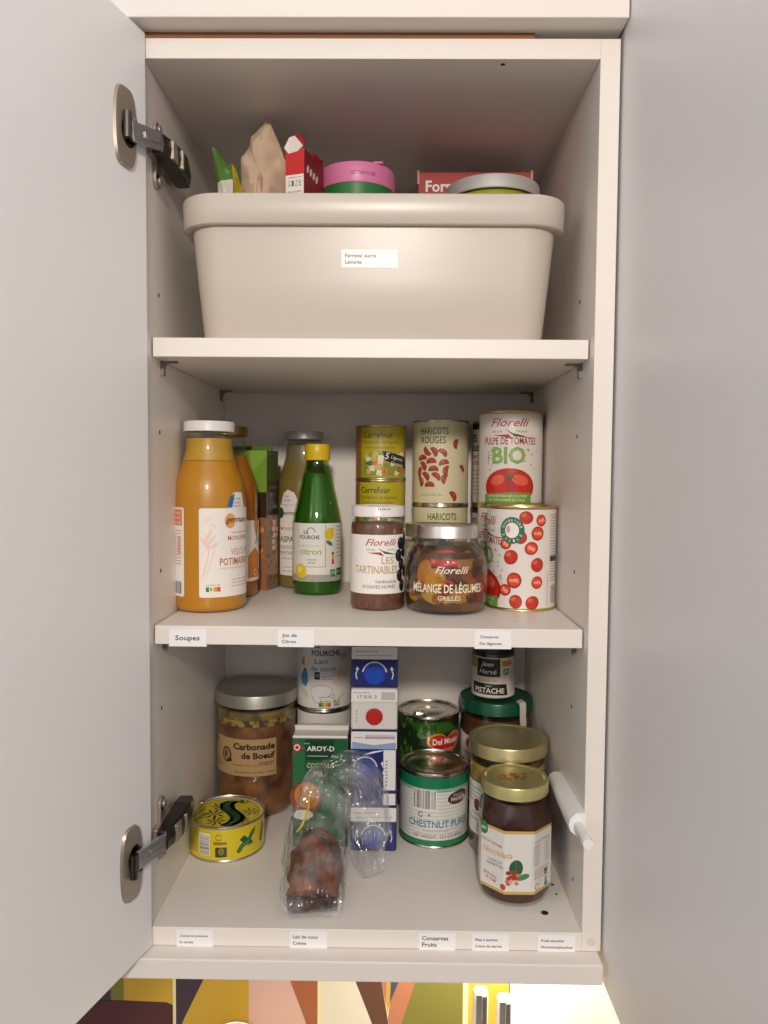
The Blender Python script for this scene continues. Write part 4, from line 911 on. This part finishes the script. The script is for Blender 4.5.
lid(hj, .0350, .1090, .1222, mat('pale_gold_lid', '#c6bc80', .33, .7), 'lid', 1.2, 4)
a = Art(); Rr = random.Random(8)
for k in range(26):
    an = Rr.random()*6.28; q = Rr.random()**.5; a.ell(-1+17*q*cos(an), 0+8*q*sin(an), 2.6, 1.5, Rr.choice(['#8a3a1c', '#a0522c', '#b3763c']), 1+k % 3, Rr.random()*180, 8)
a.build('lid_print', GLOSSP, hj, on_top(121.05, .05, .1))
a = Art(); R = 37.4; GD = '#c9a85c'
def panel(u0, v0, u1, v1, c, L): a.poly([(u0, v0+5), (u0+7, v0+1), (u0+16, v0), (u1-16, v0), (u1-7, v0+1), (u1, v0+5), (u1, v1-4), (u1-7, v1-1), (u1-16, v1), (u0+16, v1), (u0+7, v1-1), (u0, v1-4)], c, L)
a.rect(-56, 15, 50, 80, GD, 0); a.rect(-56, 18, 50, 77, '#ddd9d4', 1)
a.ell(-34, 76, 5, 7, '#3a7a34', 3); a.text('BIO', -34, 74, 3, '#e0ead8', 6, 4, .02)
a.text('PÂTE À TARTINER', -24, 62, 2.6, '#a03a28', 26, 3, .02, 0, 'C', -5); a.text('Nocciolata', -18, 52, 6, GD, 34, 3, .03, .25)
a.text('CACAO ET', -20, 44, 2.6, '#4a3f38', 18, 3, .01, 0, 'C'); a.text('NOISETTES', -20, 40, 2.6, '#4a3f38', 20, 3, .01, 0, 'C'); a.text('SANS HUILE', -26, 28, 3, '#a83c28', 17, 3, .02, 0, 'C', -8); a.text('DE PALME', -25, 23.6, 3, '#a83c28', 14, 3, .02, 0, 'C', -8)
a.ell(3, 42, 7, 8.6, '#2f5a34', 3, -10); a.ell(10, 33, 7, 3, '#4c8054', 3, 20); a.line([(3, 35), (3, 49)], .5, '#55805a', 4)
for k in range(20): a.ell(-3+Rr.random()*12-4, 30+Rr.random()*12-4, 2.2, 2.0, Rr.choice(['#a8442c', '#c77a5a', '#8a3420', '#d9a58a']), 5+k % 3)
a.ell(-10, 22, 3, 3.2, '#b04a30', 3)
a.line([(19, 20), (19, 72)], .3, '#b5afa8', 2); a.text('VALEURS NUTRITIONNELLES', 33, 67.5, 1.7, '#3a342e', 25, 3, .01)
for k in range(9): a.scribble(21, 64-k*2.5, 30, 1.0, '#5a524a', 3); a.scribble(40, 64-k*2.5, 45, 1.0, '#5a524a', 3)
for u in (20.5, 38, 46): a.line([(u, 43), (u, 66)], .3, '#7a726a', 3)
for k in range(4): a.scribble(21, 39-k*2, 46, .9, '#6a625a', 3)
a.rect(38, 30, 43, 36, '#1d1a18', 3); a.text('e', 40.5, 31.2, 2.6, '#f0ece6', 2.6, 4); a.text('SANS GLUTEN', 28, 30, 1.8, '#a83c28', 15, 3); a.ring(25, 22, 2.6, 3.2, .7, '#4a443e', 3, 0, 300); a.rrect(29, 17.5, 46, 29, 1, '#3f6f9a', 2); a.rrect(29.5, 18, 45.5, 28.5, 1, '#e3e4df', 3)
a.ell(41, 25, 2.6, 3, '#c9902c', 4); a.ell(41, 20.4, 3.2, 2.6, '#2f8f98', 4); a.scribble(31, 24.5, 37, 1, '#55606a', 4); a.scribble(31, 21, 37, 1, '#55606a', 4)
def on_oct(u, v, z):
    an = u/R; t = an-pi/2; rr = R*octf(t, v)+.35+z; return Vector((rr*sin(an), -rr*cos(an), v))/1000
on_oct.r = R
a.build('label', PAPER, hj, on_oct, 1.6)

# ------------------------------------------------------------------ plastic bag with a piece of brown cake
def sweep(name, pts, rings, m, parent, n=40, amp=.0, fr=40, closed_ends=True, seed=0):
    """pts: centres, rings: (half width along side, half depth along normal, side vector)"""
    bm = bmesh.new(); RR = []
    for i, (p, (w, d, sd)) in enumerate(zip(pts, rings)):
        p = Vector(p); dr = (Vector(pts[min(i+1, len(pts)-1)])-Vector(pts[max(i-1, 0)])).normalized()
        s = Vector(sd); s = (s-dr*s.dot(dr)).normalized(); nn = dr.cross(s)
        ring = []
        for k in range(n):
            a_ = 2*pi*k/n; q = p+s*w*cos(a_)+nn*d*sin(a_)
            q += (s*cos(a_)+nn*sin(a_))*amp*(noise.noise(q*fr+Vector((seed, 0, 0)))+.5*noise.noise(q*fr*2.3+Vector((0, seed, 0)))+0)
            if seed:    # long folds running down the bag
                tt = i*.045; q += (s*cos(a_)+nn*sin(a_))*min(d*1.6, .010)*(.55*noise.noise(Vector((cos(a_)*2.6, sin(a_)*2.6, tt)))-.5*abs(noise.noise(Vector((cos(a_)*5+3, sin(a_)*5, tt*1.6)))))
            q.z = max(q.z, .0009); ring.append(bm.verts.new(q))
        RR.append(ring)
    for A, B in zip(RR, RR[1:]):
        for k in range(n): bm.faces.new((A[k], A[(k+1) % n], B[(k+1) % n], B[k]))
    if closed_ends: bm.faces.new(RR[0][::-1]); bm.faces.new(RR[-1])
    return obj(name, bm, m, parent, 70)
def interp(keys, n):
    out = []
    for i in range(n):
        t = i/(n-1)*(len(keys)-1); k = min(int(t), len(keys)-2); f = t-k
        g = lambda j: keys[max(0, min(len(keys)-1, j))]
        out.append([.5*((2*b)+(c-a_)*f+(2*a_-5*b+4*c-d)*f*f+(-a_+3*b-3*c+d)*f**3) for a_, b, c, d in zip(g(k-1), g(k), g(k+1), g(k+2))])
    return out
cake = thing('cake_piece', 'piece of dark brown spiced cake inside the clear plastic bag', 'cake', (0, 0, 0))
CK = mat('brown_cake_crust', '#3c1c0d', .55, nz=(45, '#8f5023', .16), bump=(130, .9))
keys = [(-.0535, .030, .013, .024, .0125), (-.0535, .042, .0185, .0262, .0175), (-.0545, .062, .024, .0275, .022), (-.0555, .084, .0265, .026, .024), (-.057, .104, .025, .022, .022), (-.0575, .117, .024, .013, .014), (-.0575, .120, .024, .004, .005)]
K = interp(keys, 26)
sweep('crust', [(k[0], k[1], k[2]) for k in K], [(k[3], k[4], (1, .12, 0)) for k in K], CK, cake, 40, .0045, 75)
bm = bmesh.new(); bx(bm, -.0255, .0235, 0, .022, .0025, .016, None)
bmesh.ops.subdivide_edges(bm, edges=bm.edges[:], cuts=4, use_grid_fill=True)
for v in bm.verts: v.co += Vector((noise.noise(v.co*90), noise.noise(v.co*80+Vector((3, 0, 0))), .6*noise.noise(v.co*70)))*.0014
bmesh.ops.transform(bm, matrix=Matrix.Translation((-.0525, .0235, 0)) @ Matrix.Rotation(.16, 4, 'Z'), verts=bm.verts)
tag(obj('dark_base', bm, mat('dark_cake', '#24100a', .5, nz=(60, '#3f2114', .2), bump=(110, .5)), cake, 60), 'darker cut end of the cake')
bag = thing('plastic_bag', 'crumpled clear plastic bag folded over, in front of the cartons', 'bag', (0, 0, 0))
FILM = glass('clear_film', (.97, .975, .97), .13, 1.45, (.085, (.88, .88, .86)))
keys = [(-.052, .0155, .003, .026, .002), (-.0525, .022, .014, .029, .013), (-.054, .042, .0225, .0315, .0215), (-.056, .070, .030, .033, .0285), (-.058, .098, .037, .0325, .031), (-.056, .119, .054, .031, .025), (-.050, .127, .076, .029, .017), (-.041, .130, .092, .027, .0135), (-.026, .131, .099, .025, .012), (-.011, .131, .093, .025, .011),
        (-.004, .128, .074, .026, .012), (-.001, .122, .050, .025, .012), (.000, .112, .028, .021, .010), (.002, .100, .012, .017, .0075), (.006, .092, .004, .012, .002)]
K = interp(keys, 110)
def sdv(i):
    t = i/109
    return (1, .1, 0) if t < .36 else (Vector((1, .1, 0)).lerp(Vector((.5, 0, 1)), min(1, (t-.36)/.2)) if t < .56 else Vector((.5, 0, 1)).lerp(Vector((1, -.15, .1)), min(1, (t-.56)/.18)))
sweep('film', [(k[0], k[1], k[2]) for k in K], [(k[3], k[4], sdv(i)) for i, k in enumerate(K)], FILM, bag, 110, .0045, 42, True, 5)
bm = bmesh.new(); tube(bm, [(-.072, .085, .060), (-.069, .088, .066), (-.066, .096, .074), (-.0655, .104, .084)], .0012, 6)
tube(bm, [(-.072, .085, .060), (-.0765, .080, .056)], .0011, 6)
obj('twist_tie', bm, mat('yellow_tie', '#c9ae1e', .4), bag, 60)

# ================================================================== upper shelf: storage basket and its contents
bk = thing('storage_basket', 'large cream plastic storage basket with thick rim on the top shelf', 'basket', (.0012, .1600, Z1))
def rr_section(hx_, hy_, r, z, n=8):
    p = []
    for cx, cy, a0 in ((hx_-r, -hy_+r, -90), (hx_-r, hy_-r, 0), (-hx_+r, hy_-r, 90), (-hx_+r, -hy_+r, 180)):
        p += [(cx+r*cos(rad(a0+90*k/n)), cy+r*sin(rad(a0+90*k/n)), z) for k in range(n+1)]
    return p
def loft(name, secs, m, parent, caps=(True, True), ang=40):
    bm = bmesh.new(); RR = [[bm.verts.new(p) for p in s] for s in secs]; n = len(RR[0])
    for A, B in zip(RR, RR[1:]):
        for k in range(n): bm.faces.new((A[k], A[(k+1) % n], B[(k+1) % n], B[k]))
    if caps[0]: bm.faces.new(RR[0][::-1])
    if caps[1]: bm.faces.new(RR[-1])
    return obj(name, bm, m, parent, ang)
BK = mat('basket_plastic', '#c8beb2', .33, bump=(300, .02))
S = rr_section
loft('body', [S(.1655, .118, .024, 0), S(.1675, .1205, .026, .0015), S(.1690, .122, .028, .005), S(.1745, .1265, .030, .060), S(.1795, .1305, .032, .112),
    S(.1752, .1265, .030, .1115), S(.1705, .123, .028, .060), S(.1650, .118, .026, .0055), S(.162, .115, .024, .004)], BK, bk)
loft('rim', [S(.1785, .1300, .033, .1092), S(.1810, .1325, .036, .1085), S(.1868, .1365, .038, .1088), S(.1885, .1376, .040, .1100), S(.1890, .1380, .040, .1355), S(.1886, .1376, .040, .1368), S(.1874, .1362, .038, .1375),
    S(.1800, .1300, .033, .1375), S(.1785, .1285, .032, .1365), S(.1765, .1265, .032, .1150), S(.1785, .1300, .033, .1092)], BK, bk, (False, False), 50)
a = Art(); a.rect(0, 0, 54.5, 16.8, '#f6f4f1', 1); a.text('Farmes/ sucre', 3.5, 9.6, 3.4, INK, 30, 2, .035, 0, 'L'); a.text('Levures', 3.5, 3.6, 3.4, INK, 16, 2, .035, 0, 'L')
a.build('basket_label', print_mat('sticker_print', .4), bk, lambda u, v, z: Vector((u/1000-.0298, -.1276-v*.000077-z/1000, (v+70.5)/1000)), None)

ZB = Z1+.0042
# lime jar with silver lid
lj = thing('lime_jar', 'lime green jar with wide silver lid in the storage basket', 'jar', (.1265, .1250, ZB-.0005))
lathe('jar_body', [(0, 0), (42, 0), (46, 3), (47, 12), (47, 156), (45, 164), (0, 164)], mat('lime_paint', '#96961c', .35, coat=.3), lj, 72)
lid(lj, .0505, .1595, .1735, mat('satin_silver', '#d2d0cb', .38, .55), 'lid', 1, 4)
# green tub with pink band
pt = thing('pink_banded_tub', 'green tub with pink lid band in the storage basket', 'tub', (-.0180, .1200, ZB-.013))
M = Matrix.Rotation(rad(4), 4, 'Y')
lathe('tub_body', [(0, 13.3), (36, 13.3), (38, 16), (39.2, 28), (39.4, 181), (0, 181)], mat('green_tub', '#1f6e2c', .4), pt, 72)
lathe('pink_lid', [(39.2, 179), (39.9, 179), (40.3, 180), (40.3, 197), (39.6, 199.5), (37, 200), (0, 200)], mat('pink_lid_plastic', '#d577a4', .4), pt, 72)
a = Art(); a.text('LET TOP N 300', 6, 183, 3.6, '#8a3560', 26, 2, 0, 0); a.build('lid_text', PAPER, pt, on_cyl(40.4, 0, .25, 3))
bm = bmesh.new(); bx(bm, .018, .028, -.034, -.028, .199, .2015); obj('lid_tab', bm, mat('pink_lid_plastic'), pt, bevel=.001)
# flat red box
fb = thing('flat_red_box', 'flat red box with white lettering behind the silver-lidded jar', 'box', (.1150, .1900, ZB), rad(-1))
box('box_body', -.0655, .0655, 0, .040, 0, .2190, mat('red_card', '#b01d1c', .45), fb, .0008)
a = Art(); a.rect(-65, 1, 65, 218.5, '#a31010', 0); a.text('Forme', -57, 197, 12.0, '#ece4dc', 45, 2, .05, 0, 'L'); a.rect(-64, 180, 64, 186, '#e6dccf', 1); a.build('front_print', PAPER, fb, on_front())
for x in (-.0655, .0655): box('worn_corner', x-.0012, x+.0012, -.001, .004, .205, .2205, mat('worn_card', '#c99a86', .7), fb)
# opened red carton
rb = thing('opened_red_carton', 'narrow red carton with torn open white flap in the basket', 'box', (-.0860, .0560, ZB-.0095), -rad(19))
box('box_body', 0, .0205, 0, .045, .0098, .1955, mat('red_card2', '#c2201c', .45), rb, .0006)
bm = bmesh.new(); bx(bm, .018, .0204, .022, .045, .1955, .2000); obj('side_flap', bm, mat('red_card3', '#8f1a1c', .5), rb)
bm = bmesh.new(); P_ = [(-.001, 0, .1975), (.004, 0, .1915), (.0135, 0, .1930), (.0195, 0, .1975), (.0085, .004, .2100), (.003, .003, .2085)]
f_ = [bm.verts.new(p) for p in P_]; bm.faces.new(f_)
o = obj('torn_flap', bm, mat('card_inside', '#ddd6cc', .6), rb); s_ = o.modifiers.new('s', 'SOLIDIFY'); s_.thickness = .0008
bm = bmesh.new(); P_ = [(.0085, .0043, .2103), (.0195, -.0006, .1978), (.0215, -.001, .1995), (.0120, .003, .2130)]
f_ = [bm.verts.new(p) for p in P_]; bm.faces.new(f_); o = obj('flap_edge', bm, mat('red_card'), rb); s_ = o.modifiers.new('s', 'SOLIDIFY'); s_.thickness = .0008
a = Art(); a.rect(.3, 11, 20.2, 195, '#c2201c', 0); a.rect(.5, 140, 20, 171, '#e2dcd2', 1)
for k, ch in enumerate('GIZE'): a.text(ch, 4.2+k*4, 160, 5.4, '#6a6460', 2.6, 2)
a.scribble(3, 168, 18, 1, '#6a6460'); a.scribble(3, 154, 18, 1.6, '#6a6460'); a.build('front_print', PAPER, rb, on_front())
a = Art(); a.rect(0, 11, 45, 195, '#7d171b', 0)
for k in range(4): a.ell(8+k*7, 178-k*1, 2.4, 4.4, '#d9cfc6', 1, -25)
a.build('side_print', PAPER, rb, on_side(20.5))
# crumpled things: paper bag, green packet
def sheet_bag(t, outline, thick, m, name, seed, amp=.003, fr=40, off=(0, 0)):
    """closed bag between two bulging faces; outline (x,z) polygon in metres"""
    bm = bmesh.new(); n = len(outline); cx = sum(p[0] for p in outline)/n; cz = sum(p[1] for p in outline)/n; K = 8
    fr_, bk_ = [], []
    for j in range(K+1):
        s = 1-j/K; b = thick*(1-s**2.2)
        for lst, sg in ((fr_, -1), (bk_, 1)):
            if j == 0 and sg == 1: lst.append(fr_[0]); continue
            if j == K:
                q = Vector((cx, sg*b, cz)); lst.append([bm.verts.new(q)]); continue
            ring = []
            for x, z in outline:
                q = Vector((cx+(x-cx)*s, sg*b, cz+(z-cz)*s)); q.y += amp*noise.noise(q*fr+Vector((seed, sg, 0)))+.5*amp*noise.noise(q*fr*2.5); ring.append(bm.verts.new(q))
            lst.append(ring)
    for L in (fr_, bk_):
        for A, B in zip(L, L[1:]):
            for k in range(n):
                if len(B) == 1: bm.faces.new((A[k], A[(k+1) % n], B[0]))
                else: bm.faces.new((A[k], A[(k+1) % n], B[(k+1) % n], B[k]))
    return obj(name, bm, m, t, 25)
def dense(pts, k=5): return [(a_[0]+(b[0]-a_[0])*i/k, a_[1]+(b[1]-a_[1])*i/k) for a_, b in zip(pts, pts[1:]+pts[:1]) for i in range(k)]
pb = thing('paper_bag', 'crumpled beige paper bag standing up in the basket', 'bag', (-.1170, .1050, ZB))
KR = mat('beige_paper', '#cdb59a', .75, nz=(30, '#c0a68a', .2), bump=(60, .4))
sheet_bag(pb, dense([(-.0215, 0), (.027, 0), (.0265, .160), (.0255, .192), (.018, .212), (.009, .2325), (.003, .2365), (-.004, .2300), (-.0120, .2210), (-.0130, .211), (-.0205, .196), (-.0220, .178), (-.0205, .160)], 4), .019, KR, 'paper', 2, .011, 28)
gp = thing('green_packet', 'green and white foil packet at the left end of the basket', 'packet', (-.1515, .1080, ZB), .25)
GM = print_mat('foil_print', .4, .5)
o = sheet_bag(gp, dense([(-.016, 0), (.020, 0), (.021, .150), (.017, .186), (-.003, .193), (-.0150, .2085), (-.019, .2100), (-.013, .170)], 5), .008, GM, 'packet_body', 7, .005, 40)
bm = bmesh.new(); bm.from_mesh(o.data); bmesh.ops.bisect_plane(bm, geom=bm.verts[:]+bm.edges[:]+bm.faces[:], plane_co=(0, 0, .177), plane_no=(-.3, 0, 1)); bm.to_mesh(o.data); bm.free()
ca = o.data.color_attributes.new('Col', 'FLOAT_COLOR', 'CORNER')
for p in o.data.polygons:
    c = lin('#4c7a2a') if p.center.z > .177+p.center.x*.3 else lin('#d8d4c8')
    if p.center.x > .006 and p.center.z > .172: c = lin('#3f6238')
    for li in p.loop_indices: ca.data[li].color = (*c, 1)
yp = thing('yellow_sachet', 'thin yellow sachet between the green packet and the paper bag', 'sachet', (-.1385, .0880, ZB), .3)
sheet_bag(yp, dense([(-.008, 0), (.007, 0), (.006, .150), (.002, .166), (-.004, .182), (-.0075, .186), (-.006, .165)], 5), .004, mat('yellow_foil', '#c2a41a', .35, nz=(50, '#8a7a18', .2)), 'sachet_body', 4, .003, 60)

# ================================================================== things on the worktop, only their tops reach the picture
up_ = thing('utensil_pot', 'white pot holding two ribbed silver utensils below the frame', 'pot', (.1640, .2900, -.62))
lathe('pot_body', [(0, 0), (28, 0), (31, 3), (33, 130), (32, 132), (31, 130), (29, 6), (0, 5)], WPL, up_)
def utensil(x, top, label, lean):
    t = thing('ribbed_utensil', label, 'utensil', (x-.006*lean, .29, -.6135), 0, 'ribbed silver utensils under the cabinet'); L = top+.6135
    bm = bmesh.new(); w = .0100
    pts = [(-w, 0), (w, 0), (w, L-.012), (w-.0015, L-.003), (w-.004, L), (-w+.003, L), (-w, L-.004)]
    fr_ = [bm.verts.new((px+lean*.006*pz/L, -.004, pz)) for px, pz in pts]; bk_ = [bm.verts.new((px+lean*.006*pz/L, .004, pz)) for px, pz in pts]
    bm.faces.new(fr_); bm.faces.new(bk_[::-1])
    for i in range(7): bm.faces.new((fr_[i], fr_[(i+1) % 7], bk_[(i+1) % 7], bk_[i]))
    obj('handle', bm, mat('white_handle', '#e6e2dc', .3), t, bevel=.0012)
    bm = bmesh.new(); bx(bm, -.0065+lean*.006, .0010+lean*.006, -.0062, -.004, L-.13, L-.007); tag(obj('steel_strip', bm, mat('dull_steel', '#86827c', .3, 1.), t, bevel=.0006), 'grey steel strip')
    bm = bmesh.new()
    for k in range(40): bx(bm, .0018+lean*.006, .0078+lean*.006, -.0056, -.004, L-.012-k*.0026, L-.0106-k*.0026)
    obj('ribs', bm, mat('dull_steel'), t)
utensil(.1485, -.2590, 'taller ribbed silver utensil, the left one under the cabinet', 1)
utensil(.1805, -.2685, 'shorter ribbed silver utensil beside the yellow tile edge', 1)
cn = thing('white_canister', 'round white canister rim at the bottom edge, left', 'canister', (-.1900, .2900, -.62))
lathe('canister_body', [(0, 0), (30, 0), (33, 3), (33, 281.5), (32, 283), (30.5, 282), (30, 5), (0, 4)], WPL, cn)
bt = thing('white_capped_bottle', 'white bottle cap peeking up beside the utensils', 'bottle', (.1190, .2850, -.608))
lathe('bottle_body', [(0, -11.8), (12, -11.8), (13, -8), (13, 200), (12, 225), (9, 245), (9, 262), (0, 262)], mat('bottle_white', '#dcd8d0', .35), bt)
lathe('bottle_cap', [(8, 263), (10, 263), (10, 283), (7, 288), (0, 289.5)], WPL, bt)
